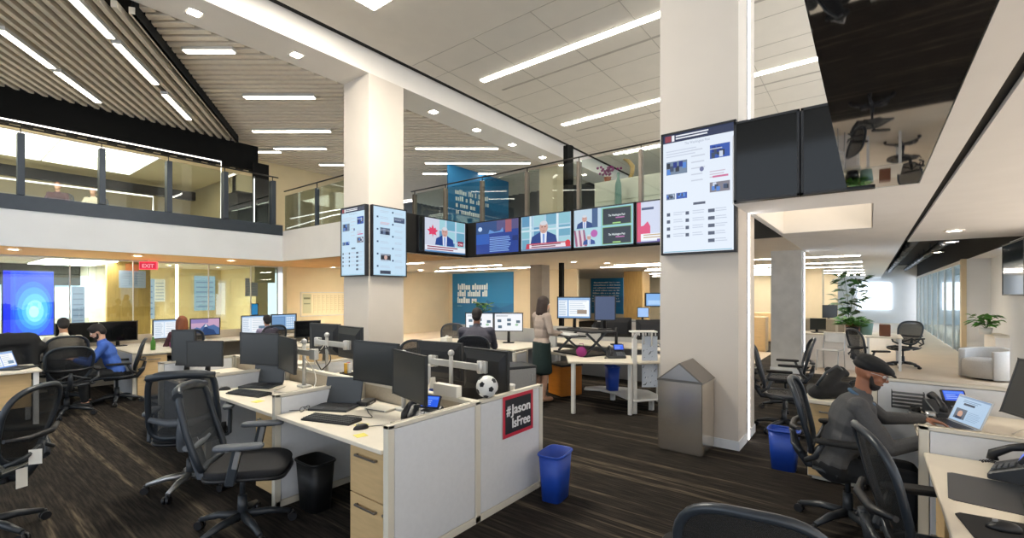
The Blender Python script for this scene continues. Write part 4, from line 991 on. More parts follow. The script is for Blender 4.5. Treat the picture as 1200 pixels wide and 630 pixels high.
def sit(lean=.08, elL=None, wrL=None, elR=None, wrR=None, hy=0, hpit=0, dx=0, shw=.185, **k):
    z = .555; c = math.sin(lean); cc = math.cos(lean); sx = c*.5
    J = dict(pelvis=(0, 0, z), chest=(c*.38, 0, z+.38*cc), neck=(c*.58, 0, z+.58*cc), head=(c*.68+.03, 0, z+.58*cc+.155*(.5+.5*cc)), lean=lean, hyaw=hy, hpitch=hpit)
    for q, s in (('L', 1), ('R', -1)):
        sh = (sx, s*shw, z+.50*cc); J['sh'+q] = sh
        J['el'+q] = {'L': elL, 'R': elR}[q] or (sx+.12, s*.25, z+.25); J['wr'+q] = {'L': wrL, 'R': wrR}[q] or (sx+.36, s*.17, z+.24)
        J['hip'+q] = (.02, s*.09, z-.03); J['kn'+q] = (.44, s*.12, z-.02); J['an'+q] = (.40, s*.12, .10); J['to'+q] = (.53, s*.13, .045)
    J.update(k); return J
def stand(**k):
    J = dict(pelvis=(0,0,.95), chest=(.02,0,1.27), neck=(.015,0,1.46), head=(.05,0,1.585), lean=.03)
    for q, s in (('L', 1), ('R', -1)):
        J['sh'+q] = (.0, s*.165, 1.39); J['el'+q] = (-.02, s*.23, 1.12); J['wr'+q] = (.22, s*.2, 1.1)
        J['hip'+q] = (0, s*.085, .9); J['kn'+q] = (.015, s*.075, .5); J['an'+q] = (-.01, s*.07, .09); J['to'+q] = (.12, s*.085, .045)
    J.update(k); return J
# ================================================================= placing everything
T = .735
# ---- near desk row (three stations a side), end panel with the poster
make_panel('long white end panel of the near desk row, carrying the poster', (1.73, 2.3), (3.37, 2.3), .887, .05, (.80,))
make_panel('white divider panel left of the nearest laptop, first behind the end panel', (1.72, 3.70), (3.37, 3.70), .887, .05, (.80,))
make_panel('white divider panel beyond the second laptop, third in the near desk row', (1.72, 5.10), (3.37, 5.10), .887, .05, (.80,))
make_panel('white divider panel closing the far end of the near desk row', (1.72, 6.50), (3.37, 6.50), .887, .05, (.80,))
sp = thing('partition_panel', 'low beige spine screen running lengthwise down the near desk row', 'partition', (2.55, 2.33, 0), 90)
MB().box(0, -.03, .86, 4.14, .03, .887).box(0, -.03, 0, .03, .03, .86).box(4.11, -.03, 0, 4.14, .03, .86).build('frame', 'trim_cream', sp, bevel=.003)
for k in range(3): MB().box(k*1.4+.035, -.022, .06, k*1.4+1.335, .022, .858).build('infill', 'panel_beige', sp)
names = ['nearest desk with the laptop and mouse, left of the poster panel', 'second desk of the near row, behind the nearest laptop', 'third desk of the near row, under the portrait monitor']
for k in range(3):
    y0 = 2.335 + 1.4*k; y1 = 3.665 + 1.4*k
    make_desk(names[k], 1.72, y0, 2.51, y1, T, [(2.47, y0+.05), (2.47, y1-.05)])
    make_desk(['desk behind the poster panel, under the two monitors seen from the rear', 'middle desk on the far side of the near row, under cables and a monitor arm', 'last desk on the far side of the near row'][k], 2.59, y0, 3.36, y1, T, [(2.64, y0+.05), (2.64, y1-.05)])
make_pedestal('maple drawer unit under the nearest desk, beside the end panel', (1.78, 2.55, 0), -90, .41, .6, .70)
make_pedestal('maple drawer unit under the second desk, behind the nearest divider panel', (1.78, 3.95, 0), -90, .41, .6, .70)
make_pedestal('maple drawer unit under the third desk of the near row', (1.78, 5.35, 0), -90, .41, .6, .70)
t = thing('poster', 'square black poster with a red border and white hashtag lettering', 'poster', (3.015, 2.272, .705), 0)
MB().box(-.205, 0, -.165, .205, .003, .165).build('board', 'paper', t)
f = Face(.41, .33, '#c42a42', .0004); f.rect(.075, .085, .925, .915, '#20242a')
for du, dv in ((0, 0), (.01, 0), (0, .01), (.01, .01), (.005, .005)): f.text('#', .11+du, .53+dv, .34, '#f4f4f4', .004, .12); f.text('Jason', .265+du, .53+dv, .34, '#f4f4f4', .004, .61); f.text('IsFree', .87+du, .2+dv, .34, '#f4f4f4', .004, .6, 'r')
f.build('print', 'print', t, (0, -.001, 0))
# station 1
make_arm('white twin monitor arm on the nearest desk', (2.43, 3.0, T), -90, .33, .36)
make_monitor('left black monitor on the nearest desk, screen off', (2.27, 3.16, T), -86, .54, .335, .39, None, False)
make_monitor('right black monitor on the nearest desk, angled, beside the poster panel', (2.17, 2.63, T), -104, .53, .34, .355, None, False)
make_laptop('open dark laptop with black screen on the nearest desk', (2.12, 3.50, T), -62, .34, None, 104)
make_keyboard('black keyboard in front of the nearest laptop', (1.90, 3.18, T), -72)
make_mouse('black mouse on the yellow notes of the nearest desk', (1.91, 2.82, T+.002), 165)
for lab, p, rz in (('yellow sticky note under the mouse on the nearest desk', (1.97, 2.9, T), 10), ('yellow sticky note at the front edge of the nearest desk', (1.82, 2.69, T), -12)):
    one(MB().box(-.038, -.038, 0, .038, .038, .002), 'sticky_note', 'sticky', lab, 'note', p, rz)
make_phone('desk phone with blue display behind the end panel, under the right monitor', (2.28, 2.60, T), -70)
t = thing('docking_station', 'small black docking box beside the nearest laptop', 'dock', (2.37, 3.42, T), -60); MB().box(-.05, -.09, 0, .05, .09, .035).build('body', 'black_plastic', t, bevel=.006); MB().box(.05, -.04, .01, .053, .04, .02).build('port', 'silver', t)
t = thing('keyboard_dock', 'flat white box at the foot of the twin monitor arm', 'box', (2.33, 3.16, T), -80); MB().box(-.12, -.07, 0, .12, .07, .02).build('body', 'trim_cream', t, bevel=.005); MB().box(-.1, -.072, .006, .1, -.07, .014).build('slot', 'cable_grey', t)
cable('grey cable looping from the dock to the nearest keyboard', [(2.33, 3.38, T+.006), (2.2, 3.15, T+.006), (2.12, 3.0, T+.006), (2.05, 3.2, T+.006), (1.98, 3.2, T+.008)])
cable('thin mouse cable crossing the nearest desk to the end panel', [(1.96, 2.82, T+.006), (2.1, 2.7, T+.006), (2.2, 2.5, T+.006), (2.36, 2.42, T+.006)], .003)
cable('black cable ring at the end panel of the nearest desk', [(1.83, 2.42, T+.005), (1.9, 2.48, T+.005), (1.97, 2.42, T+.005), (1.92, 2.37, T+.005), (1.84, 2.38, T+.005)], .006, 'black_plastic')
t = thing('eyeglasses', 'folded black eyeglasses lying by the nearest divider panel', 'glasses', (1.92, 3.6, T+.002), 20)
MB().tube([(-.03+.024*math.cos(a*.5), .0, .02+.018*math.sin(a*.5)) for a in range(13)], .0025, 5).tube([(.03+.024*math.cos(a*.5), .0, .02+.018*math.sin(a*.5)) for a in range(13)], .0025, 5).tube([(-.006,0,.022),(.006,0,.022)], .0025, 5).build('frame', 'black_plastic', t)
MB().tube([(-.055,0,.02),(-.058,.06,.015),(-.05,.13,.004)], .0025, 5).build('temple', 'black_plastic', t); MB().tube([(.055,0,.02),(.058,.06,.015),(.05,.13,.004)], .0025, 5).build('temple', 'black_plastic', t)
# station 2
make_arm('twin monitor arm on the second desk', (2.42, 4.55, T), -90, .3, .36)
make_monitor('left black monitor on the second desk, behind the nearest laptop', (2.17, 4.98, T), -72, .53, .33, .375, None, False)
make_monitor('right black monitor on the second desk, nearer the nearest laptop', (2.19, 4.46, T), -101, .53, .33, .36, None, False)
make_laptop('open dark laptop under the left monitor of the second desk', (2.16, 4.92, T), -60, .34, None, 98)
make_keyboard('black keyboard on the second desk, half behind the chair', (1.92, 4.62, T), -75)
make_mouse('black and silver mouse by the far divider of the second desk', (1.86, 5.02, T), 150)
one(MB().box(-.04, -.04, 0, .04, .04, .002), 'sticky_note', 'sticky', 'yellow sticky note on the second desk above the drawer unit', 'note', (1.84, 4.25, T), 15)
cable('white cable tangle at the foot of the second monitor arm', [(2.4, 4.5, T+.3), (2.44, 4.38, T+.15), (2.38, 4.3, T+.03), (2.3, 4.42, T+.006), (2.2, 4.35, T+.006), (2.12, 4.55, T+.006), (2.3, 4.7, T+.006)], .006, 'cable_white')
cable('grey cable crossing the second desk', [(2.45, 4.2, T+.006), (2.25, 4.12, T+.006), (2.1, 4.2, T+.006), (1.98, 4.5, T+.006)])
t = thing('headset', 'small black headset lying on the second desk by the divider', 'headset', (2.3, 3.95, T), 40); MB().tube([(.07*math.cos(a/6*PI), .07*math.sin(a/6*PI), .014) for a in range(7)], .007, 6).build('band', 'black_plastic', t)
for s in (-1, 1): MB().cone((s*.07, 0, .0), (s*.07, 0, .03), .026, n=12).build('ear_cup', 'black_soft', t)
# station 3
make_monitor('portrait black monitor at the far end of the near desk row', (1.93, 6.40, T), -58, .29, .42, .31, None, True)
make_monitor('landscape black monitor beside the portrait one on the third desk', (2.05, 6.10, T), -52, .42, .30, .25, None, True)
make_keyboard('black keyboard on the third desk of the near row', (1.90, 5.7, T), -80)
# far side of the row
make_arm('pale twin monitor arm seen from behind, left of the poster', (2.85, 2.88, T), 90, .3, .33)
make_monitor('right monitor seen from its black rear, above the end panel', (2.99, 2.60, T), 86, .54, .37, .29, None, False)
make_monitor('left monitor seen from its black rear, behind the nearest monitors', (2.99, 3.17, T), 96, .54, .34, .33, None, False)
t = thing('soccer_ball', 'white ball with black spots on top of the poster panel', 'ball', (2.68, 2.32, .885))
MB().ball((0, 0, .085), .085, 20).build('shell', 'white_plastic', t)
mb = MB()
for i in range(14):
    ph = math.acos(1-2*(i+.5)/14); th = i*2.4; d = Vector((math.sin(ph)*math.cos(th), math.sin(ph)*math.sin(th), math.cos(ph)))
    mb.cone(d*.078+Vector((0,0,.085)), d*.0865+Vector((0,0,.085)), .024, .020, 5, False)
mb.build('patches', 'black_plastic', t)
t = thing('paper_tray', 'white slotted desk organiser on the spine screen behind the phone', 'organiser', (2.55, 2.62, .887), 90)
MB().box(-.13, -.03, 0, .13, .03, .085).build('box', 'paper', t, bevel=.003); mb = MB()
for x in (-.125, -.06, .115): mb.box(x, -.034, .0, x+.008, -.03, .088)
mb.box(-.13, -.034, .04, -.06, -.03, .046).box(-.13, -.034, .082, .13, -.03, .088).box(-.13, -.034, 0, .13, -.03, .005).build('edging', 'black_plastic', t)
t = thing('drink_bottle', 'blue and white bottle behind the spine screen, left of the monitor arm', 'bottle', (2.75, 3.0, T))
MB().lathe([(0,0),(.033,0),(.034,.16),(.022,.19),(.02,.22),(0,.22)], n=16).build('bottle_body', 'paper', t); MB().cone((0,0,.03), (0,0,.13), .0348, n=16).build('sleeve', 'blue_plastic', t)
t = thing('paper_cup', 'white cup on the desk at the right end of the end panel', 'cup', (3.2, 2.5, T)); MB().lathe([(0,0),(.03,0),(.042,.14),(.038,.14),(.028,.01),(0,.01)], n=16).build('cup', 'paper', t); MB().lathe([(.043,.135),(.044,.15),(0,.152)], n=16).build('lid', 'white_plastic', t)
make_laptop('closed-down black tablet stand beside the spotted ball', (3.05, 2.75, T), 120, .26, None, 125, 'black_plastic')
make_arm('pale twin monitor arm with hanging cables, in front of the left column', (2.85, 4.86, T), 90, .3, .38)
make_monitor('right rear-view black monitor in front of the left column', (2.99, 4.60, T), 84, .54, .36, .40, None, False)
make_monitor('left rear-view black monitor in front of the left column', (2.99, 5.13, T), 97, .54, .36, .41, None, False)
for i, pts in enumerate(([(2.84, 4.86, 1.1), (2.80, 4.7, .95), (2.78, 4.9, .8), (2.8, 5.0, .76)], [(2.84, 4.9, 1.1), (2.78, 5.0, .9), (2.82, 4.75, .8), (2.75, 4.6, .745)], [(2.84, 4.8, 1.08), (2.76, 4.95, 1.0), (2.74, 4.8, .85), (2.78, 4.72, .75)])):
    cable(['black cable loop hanging left on the arm before the left column', 'white cable hanging from the arm before the left column', 'thin black cable hanging right on the arm before the left column'][i], pts, .006, ['black_plastic', 'cable_white', 'black_plastic'][i])
t = thing('pen_holder', 'black box with orange and red sticks beside the hanging cables', 'holder', (2.85, 4.45, T)); MB().box(-.06, -.06, 0, .06, .06, .012).box(-.06, -.06, 0, -.054, .06, .1).box(.054, -.06, 0, .06, .06, .1).box(-.06, -.06, 0, .06, -.054, .1).box(-.06, .054, 0, .06, .06, .1).build('box', 'black_plastic', t)
for i, (x, y, m_) in enumerate(((-.02, 0, 'yellow_thing'), (.02, .02, 'red_plastic'), (.0, -.03, 'white_plastic'))): MB().box(x-.015, y-.015, .012, x+.015, y+.015, .2).build('stick', m_, t)
# ---- chairs at the near row
make_chair('dark mesh task chair with flat arms at the nearest desk', 'task', (1.42, 3.52, 0), -38, None, 'mesh_grey')
make_chair('dark task chair at the second desk, its back toward us', 'task', (1.46, 4.66, 0), 62, None, 'mesh_grey', 'silver')
c_l = make_chair('dark mesh chair cut by the left edge, with paper tags hanging', 'mesh', (.28, 4.80, 0), 140)
one(MB().box(-.035, -.002, -.1, .035, .002, .0), 'paper_tag', 'paper', 'upper white paper tag hanging on the chair at the left edge', 'tag', (.50, 4.50, .62), -30)
one(MB().box(-.03, -.002, -.13, .03, .002, .0), 'paper_tag', 'paper', 'lower white paper tag hanging on the chair at the left edge', 'tag', (.44, 4.54, .5), 20)
dup(c_l, 'mesh chair with its back toward us, left of the man in blue', (1.28, 8.78, 0), 88).scale = (1, 1, .93)
cB = dup(c_l, 'mesh chair in which the man in blue sits', (1.90, 9.18, 0), 165)
cB.scale = (1, 1, .93)
dup(c_l, 'grey rounded chair back behind the nearest monitors, before the left column', (3.85, 4.85, 0), 190)
dup(c_l, 'mesh chair cut by the bottom edge of the picture', (1.97, .36, 0), 10).scale = (.97, .97, .94)
dup(c_l, 'mesh chair pushed in at the near right desk, left of the keyboard', (2.86, -.30, 0), -75)
dup(c_l, 'mesh chair in which the man in the cap sits', (4.10, .13, 0), -88)
dup(c_l, 'empty mesh chair standing alone right of the big column', (7.76, .98, 0), 100)
dup(c_l, 'mesh chair half hidden behind the big column', (6.53, .84, 0), -80)
dup(c_l, 'mesh chair of the man seated with his back to us', (5.45, 4.95, 0), 34)
dup(c_l, 'empty black chair left of the man seated with his back to us', (6.75, 6.85, 0), 215)
dup(c_l, 'black chair on the lounge floor, right of the green plant', (13.8, -.58, 0), 150)
dup(c_l, 'dark chair before the white reception desk, behind the cap of the seated man', (10.6, -.02, 0), -60)
# dup(c_l, 'small dark chair between the reception desk and the black lounge chair', (12.2, -.1, 0), -10)
for x, lab in ((1.4, 'chair of the person in cream at the back row'), (2.96, 'chair of the person with brown hair at the back row'), (4.46, 'chair of the person with black hair at the back row'), (.82, 'chair under the black coat at the back row')): dup(c_l, lab, (x, 9.85, 0), 90)
# ---- bins
make_bin('blue waste bin standing at the end of the poster panel', (3.24, 2.06, 0), 8, 'blue_plastic')
make_bin('black waste bin under the nearest desk', (1.93, 3.46, 0), 90, 'bin_black')
make_bin('black waste bin at the far end of the near desk row', (1.86, 6.82, 0), 90, 'bin_black')
make_bin('blue waste bin left of the maple drawer unit at the right', (5.12, .66, 0), 90, 'blue_plastic', .26, .2, .38)
make_bin('blue waste bin on the low white shelf under the angled desk', (6.6, 3.16, .2), 40, 'blue_plastic', .27, .2, .36)
t = thing('litter_bin', 'stainless steel litter bin with gabled top against the big column', 'bin', (4.92, 1.36, 0))
MB().box(0, 0, .02, .46, .46, .76).box(.02, .02, 0, .44, .44, .02).build('body', 'brushed_steel', t, bevel=.006)
A = [(-.004, -.004, .765), (-.004, .464, .765), (-.004, .23, .955), (.464, -.004, .765), (.464, .464, .765), (.464, .23, .955)]
MB().add(A, [(0, 2, 1), (3, 4, 5), (0, 3, 5, 2), (1, 2, 5, 4), (0, 1, 4, 3)]).build('hood', 'steel_dark', t, bevel=.004)
MB().add([(-.009, .03, .775), (-.009, .43, .775), (-.009, .23, .935)], [(0, 2, 1)]).build('flap', 'silver', t, solid=.004)
MB().box(-.006, -.006, .75, .466, .466, .766).build('lip', 'steel_handle', t)
# ---- left group
make_desk('white desk at the left edge with the blue laptop', -1.6, 8.18, .97, 8.95, T, [(-1.5, 8.25), (.92, 8.23), (.92, 8.9)])
one(MB().box(-1.5, 8.24, .28, .88, 8.26, .7), 'modesty_panel', 'maple', 'tan front panel of the desk at the left edge', 'panel')
make_laptop('open laptop with a blue-white page on the desk at the left edge', (.80, 8.50, T), 52, .33, win_face(.3, .2, 4, '#5f93e0'), 108)
make_phone('black desk phone left of the blue laptop', (.42, 8.52, T), 20, False)
make_desk('back row desk under the black monitors, left part', -.9, 10.35, 2.7, 11.1, T, [(-.85, 10.4), (2.6, 10.4)])
make_desk('back row desk under the lit monitors, right part', 2.72, 10.35, 6.2, 11.1, T, [(2.8, 10.4), (4.4, 10.4), (6.1, 10.4)])
one(MB().box(-.9, 11.12, 0, 6.2, 11.16, .9), 'partition_panel', 'panel_beige', 'long beige screen behind the back row of desks', 'partition')
mw = .56
make_monitor('left black monitor of the back row, left of the man in blue', (1.69, 10.72, T), 8, mw, .36, .27, None, True, None, 'tv_black_gloss')
make_monitor('right black monitor of the back row, behind the head of the man in blue', (2.25, 10.72, T), 8, mw, .36, .27, None, True, None, 'tv_black_gloss')
make_monitor('lit monitor with pale blue windows, left of the person with brown hair', (3.02, 10.72, T), 8, .58, .37, .27, win_face(.55, .34, 5), 'silver')
f = Face(.53, .33, '#b59fc0', .0001); f.rect(0, .55, 1, 1, '#c4a0bc'); f.rect(0, .75, .6, 1, '#8f7fb4'); f.poly([(0, 0), (0, .35), (.2, .5), (.32, .42), (.5, .72), (.62, .55), (.8, .62), (1, .4), (1, 0)], '#4a6a9c'); f.poly([(.3, 0), (.45, .45), (.52, .6), (.6, .4), (.8, .3), (.9, 0)], '#24406e'); f.poly([(.46, .5), (.51, .7), (.57, .52)], '#dfe4ee'); f.poly([(0,0),(0,.2),(.3,.12),(.4,0)], '#c9b8a4')
make_monitor('lit monitor showing a mountain picture', (3.62, 10.72, T), 6, .56, .36, .27, f, 'silver')
make_monitor('lit monitor with a pale page, left of the person with black hair', (4.60, 10.72, T), 4, .62, .4, .27, win_face(.59, .37, 6, '#d8e6f2'), 'silver')
f = Face(.55, .33, '#8fb4dc', .0001); f.rect(.02, .05, .55, .9, '#5f86b4'); f.rect(.04, .1, .5, .84, '#6c94c0')
for a in range(5):
    for b in range(4): f.rect(.6+b*.09, .1+a*.16, .66+b*.09, .2+a*.16, '#dfeaf4')
make_monitor('lit monitor with rows of icons, right of the person with black hair', (5.22, 10.72, T), 2, .6, .38, .29, f, 'silver')
make_panel('white screen at the left side of the drawer unit by the man in blue', (2.12, 9.2), (2.12, 10.34), .74, .05, ())
make_pedestal('maple drawer unit right of the man in blue', (2.36, 9.22, 0), 0, .4, .5, .69)
make_desk('low return desk over the drawer unit, right of the man in blue', 2.15, 9.18, 3.0, 10.33, T)
make_pedestal('maple drawer unit behind the hanging cables, left one', (4.45, 8.15, 0), -20, .42, .5, .69)
make_pedestal('maple drawer unit behind the hanging cables, right one', (4.93, 7.98, 0), -20, .42, .5, .69)
make_desk('small desk over the two drawer units before the left column', 4.15, 8.2, 5.3, 9.0, T, [(4.2, 8.95), (5.25, 8.95), (5.25, 8.25)])
make_monitor('small black monitor on the desk before the left column', (4.62, 8.55, T), -5, .5, .32, .27, None, True, None, 'tv_black_gloss')
t = thing('green_bottle', 'green bottle beside the man in blue on the return desk', 'bottle', (2.45, 9.55, T)); MB().lathe([(0,0),(.035,0),(.036,.13),(.014,.18),(.014,.22),(0,.22)], n=14).build('bottle_body', 'leaf', t); MB().cone((0,0,.22),(0,0,.235),.016,n=10).build('cap', 'white_plastic', t)
t = thing('desk_caddy', 'purple and yellow caddy on the return desk right of the man in blue', 'caddy', (2.85, 9.75, T)); MB().box(-.1, -.06, 0, .1, .06, .09).build('box', 'magenta', t, bevel=.004); MB().box(-.03, -.04, .09, .1, .05, .13).build('sponge', 'yellow_thing', t)
for i, (x, m_, lab) in enumerate(((.95, 'book_e', 'red-brown book standing on the back row desk left of the black monitors'), (1.05, 'book_b', 'pale book standing on the back row desk left of the black monitors'), (1.15, 'book_a', 'blue book standing on the back row desk left of the black monitors'))):
    t = thing('book', lab, 'book', (x, 10.6, T), 4*i); MB().box(-.02, -.08, 0, -.016, .08, .24).box(.016, -.08, 0, .02, .08, .24).box(-.02, -.083, 0, .02, -.08, .24).build('cover', m_, t); MB().box(-.016, -.079, .004, .016, .076, .235).build('pages', 'paper', t)
k = MB(); limb(k, (0, -.2, 0), (0, .2, .0), .13, .13); limb(k, (-.02, -.22, -.05), (-.1, -.24, -.5), .1, .06); limb(k, (-.02, .22, -.05), (-.1, .25, -.45), .1, .07); limb(k, (.06, 0, -.02), (.02, 0, -.5), .16, .2); limb(k, (0, -.3, -.1), (0, .3, -.12), .1, .1)
o = fused(k, 'coat', 'black_soft', None, .02, 4); o.location = (.80, 9.58, 1.0); o.rotation_euler = (0, 0, R(90)); tag(o, 'black coats heaped over a chair at the left edge of the picture', 'coat')
# ---- people on the left
sitp = sit(.34, elL=(.34, .24, .74), wrL=(.52, .10, .80), elR=(.32, -.24, .74), wrR=(.5, -.1, .80), hpit=.5, beard=True, bulk=1.02)
make_person('bearded man in a blue shirt bending over, seated at the left', (1.90, 9.18, 0), 165, sitp, 'skin_light', 'shirt_blue', 'trousers_dark', 'hair_dark', .012, 'long', False, 'full', True, True, s=.88)
make_person('person in a cream shirt seated at the back row behind an empty chair', (1.42, 9.88, 0), 88, sit(.25, hpit=.3), 'skin_mid', 'shirt_cream', 'trousers_dark', 'hair_dark', .018, 'long', False, 'short', True, False, s=.93)
make_person('person with long brown hair at the back row before the mountain picture', (2.98, 9.86, 0), 92, sit(.1), 'skin_light', 'shirt_plum', 'trousers_dark', 'hair_red', .016, 'long', False, 'bob', True, False, s=.9)
make_person('person with black hair and lilac top at the back row', (4.48, 9.86, 0), 88, sit(.1), 'skin_mid', 'shirt_lilac', 'trousers_dark', 'hair_dark', .016, 'long', False, 'full', True, False, s=.87)
# ---- middle group
make_desk('desk in front of the man seated with his back to us', 6.2, 4.75, 7.35, 7.3, T, [(6.25, 4.8), (6.25, 7.25), (7.3, 4.8), (7.3, 7.25)])
make_monitor('left white-page monitor of the man seated with his back to us', (6.68, 5.98, T), -62, .56, .36, .40, page_face(.53, .33), True)
make_monitor('right white-page monitor of the man seated with his back to us', (6.98, 5.50, T), -56, .56, .36, .40, page_face(.53, .33), True)
one(MB().box(7.4, 4.7, 0, 7.45, 7.3, 1.0), 'partition_panel', 'panel_grey', 'grey screen behind the monitors of the man with his back to us', 'partition')
t = thing('tissue_box', 'white box on the desk left of the man with his back to us', 'box', (6.35, 6.55, T), 20); MB().box(-.12, -.07, 0, .12, .07, .1).build('box', 'paper', t, bevel=.004); MB().prism([(-.05,-.01),(.05,-.02),(.03,.03)], .1, .13).build('tissue', 'white_plastic', t)
make_panel('cream low screen beside the woman in the grey cardigan', (5.75, 4.42), (6.2, 4.50), .75, .05, ())
t = thing('drawer_pedestal', 'dark grey low cabinet between the seated man and the woman', 'cabinet', (5.38, 4.05, 0), -25); MB().box(-.3, 0, .03, .3, .45, .62).build('body', 'charcoal_plastic', t, bevel=.005); MB().box(-.28, -.012, .05, .28, 0, .58).build('door', 'panel_grey', t); MB().box(.2, -.03, .4, .22, -.012, .5).build('handle', 'silver', t)
sitb = sit(.12, elL=(.22, .26, .80), wrL=(.44, .16, .80), elR=(.2, -.27, .80), wrR=(.42, -.2, .79), bulk=1.3, shw=.225)
make_person('man in a slate shirt seated with his back to us at white monitors', (5.45, 4.95, 0), 34, sitb, 'skin_brown', 'shirt_slate', 'trousers_dark', 'hair_dark', .013, 'long', False, 'short', True, False, s=1.03)
sw = stand(fem=1, elR=(.02, -.24, 1.14), wrR=(.30, -.13, 1.10), elL=(.06, .22, 1.13), wrL=(.32, .10, 1.09), hpitch=.15, curl=.6)
make_person('woman in a grey cardigan and dark skirt standing at a raised desk', (6.0, 4.07, 0), -22, sw, 'skin_light', 'cardigan', 'skirt_green', 'hair_brown', .011, 'long', True, 'bob', True, True, 'shoe_beige', s=.955)
# angled desk of the standing woman
PA = [(0,0), (.43,-.77), (1.1,-.45), (1.4,1.05), (.75,1.15), (.6,.4)]
t = make_desk('white angled desk with the standing-desk riser', 5.6, 3.35, 0, 0, T, [(5.66, 3.30), (6.08, 2.64), (6.95, 4.35)], .03, None, PA)
t = make_desk('white desk corner with books beside the big column', 6.1, 2.53, 0, 0, T, [(6.62, 2.16), (7.1, 2.62)], .03, None, [(0,0), (.5,-.42), (1.1,.08), (.64,.38)])
t = thing('low_shelf', 'white low shelf with curved edge under the angled desk', 'shelf', (6.0, 2.6, 0)); MB().prism([(.1,.0), (.55,-.3), (.9,.1), (.9,.5), (.75,.85), (.55,1.0), (.42,.95), (.5,.72), (.42,.45)], .17, .2).build('shelf_board', 'white_plastic', t, bevel=.006); MB().box(.5, -.12, 0, .56, -.06, .17).box(.74, .6, 0, .8, .66, .17).box(.16, .0, 0, .22, .06, .17).build('feet', 'white_plastic', t)
t = thing('standing_desk_riser', 'black X-frame standing-desk riser before the woman', 'desk riser', (6.52, 3.62, T), -22)
MB().box(-.3, -.4, 0, .22, .4, .02).build('base', 'black_plastic', t, bevel=.004)
for s in (-1, 1): MB().obox((-.03, s*.36, .19), (.52, .025, .03), Matrix.Rotation(R(38), 3, 'Y')).obox((-.03, s*.34, .19), (.52, .025, .03), Matrix.Rotation(R(-38), 3, 'Y')).build('cross_arm', 'charcoal_plastic', t)
MB().box(-.2, -.45, .35, .3, .45, .375).build('worksurface', 'black_plastic', t, bevel=.005); MB().box(-.48, -.33, .29, -.2, .33, .31).build('keyboard_tray', 'black_plastic', t, bevel=.005)
make_keyboard('pale keyboard on the riser under the woman\'s hands', (6.19, 3.75, T+.31), -112, 'white_plastic')
make_monitor('lit monitor on the riser in front of the woman', (6.62, 3.85, T+.375), -70, .56, .36, .34, win_face(.53, .33, 9, '#7fa8d8'), True)
make_monitor('dark monitor at the right of the lit one on the riser', (6.76, 3.36, T+.375), -58, .34, .40, .34, Face(.31, .37, '#3a4a6c', .0001), True)
t = thing('storage_cabinet', 'orange wooden cabinet under the angled desk behind the woman', 'cabinet', (6.55, 3.85, 0), -25); MB().box(-.2, 0, .02, .2, .4, .5).build('body', 'orange_laminate', t, bevel=.004); MB().box(-.19, -.012, .04, .19, 0, .48).build('door', 'orange_laminate', t); MB().box(-.21, -.02, .5, .21, .41, .53).build('top', 'black_plastic', t)
make_phone('desk phone with blue display on the angled desk', (6.35, 2.98, T), -52)
t = thing('magenta_bag', 'magenta pouch on the angled desk under the riser', 'bag', (6.1, 3.42, T)); k = MB().ball((0, 0, .08), (.06, .09, .08), 12); k.build('pouch', 'magenta', t); MB().tube([(0,-.04,.15),(0,-.03,.2),(0,.03,.2),(0,.04,.15)], .005, 6).build('strap', 'magenta', t)
t = thing('cable_rack', 'white upright rack with a comb-like top beside the big column', 'rack', (6.18, 2.62, 0), -52)
MB().box(-.03, -.03, 0, .03, .03, 1.05).build('post', 'white_plastic', t, bevel=.004); mb = MB().box(-.06, -.08, 1.14, .30, .08, 1.16)
for q in range(8): mb.box(-.05+q*.045, -.082, 1.10, -.035+q*.045, -.07, 1.14)
mb.build('comb_top', 'white_plastic', t, bevel=.002); MB().tube([(0,0,1.04),(.02,0,1.1),(.06,0,1.14)], .02, 8).tube([(.24,0,.95),(.24,0,1.14)], .012, 6).tube([(.13,0,.98),(.13,0,1.14)], .012, 6).build('bracket', 'white_plastic', t)
f = Face(.22, .72, '#ccd6e4', .0006); rr = random.Random(3)
for q in range(70): u, v = rr.random()*.85, rr.random()*.92; f.poly([(u, v), (u+.04+.08*rr.random(), v+.02*rr.random()), (u+.1*rr.random()+.05, v+.06*rr.random())], rr.choice(['#5f6f86', '#8fa2bb', '#e8eef4', '#3a4658']))
t2 = thing('patterned_sheet', 'white sheet with dark marbled pattern hanging under the rack', 'sheet', (6.36, 2.47, .72), -52); MB().box(-.11, .0, -.36, .11, .006, .36).build('sheet', 'paper', t2); f.build('pattern', 'print', t2, (0, -.001, 0))
for i, m_ in enumerate(('book_c', 'book_d', 'book_b', 'book_c', 'book_a')):
    p = Vector((6.5, 2.42, T)) + Vector((.62, -.78, 0)).normalized()*(.052*i)*-1
    t = thing('book', ['leftmost dark leaning book', 'grey-green leaning book', 'pale leaning book', 'second dark leaning book', 'rightmost blue leaning book'][i] + ' on the desk corner beside the big column', 'book', tuple(p + Vector((.22, -.26, 0))), -52, 'books beside the big column')
    M = Matrix.Rotation(R(-12), 4, 'Y')
    MB().box(-.02, -.09, 0, -.016, .09, .23).box(.016, -.09, 0, .02, .09, .23).box(-.02, -.093, 0, .02, -.09, .23).tf(M).build('cover', m_, t); MB().box(-.016, -.089, .004, .016, .086, .225).tf(M).build('pages', 'paper', t)
make_desk('desk with dark monitors beyond the white rack', 7.7, 2.5, 8.5, 5.6, T, [(7.75, 2.55), (7.75, 5.5), (8.45, 5.5), (8.45, 2.55)])
make_monitor('dark monitor seen from the rear beyond the white rack, left one', (8.0, 3.75, T), 118, .56, .36, .32, None, True)
make_monitor('dark monitor seen from the rear beyond the white rack, right one', (8.12, 3.12, T), 128, .56, .36, .30, None, True)
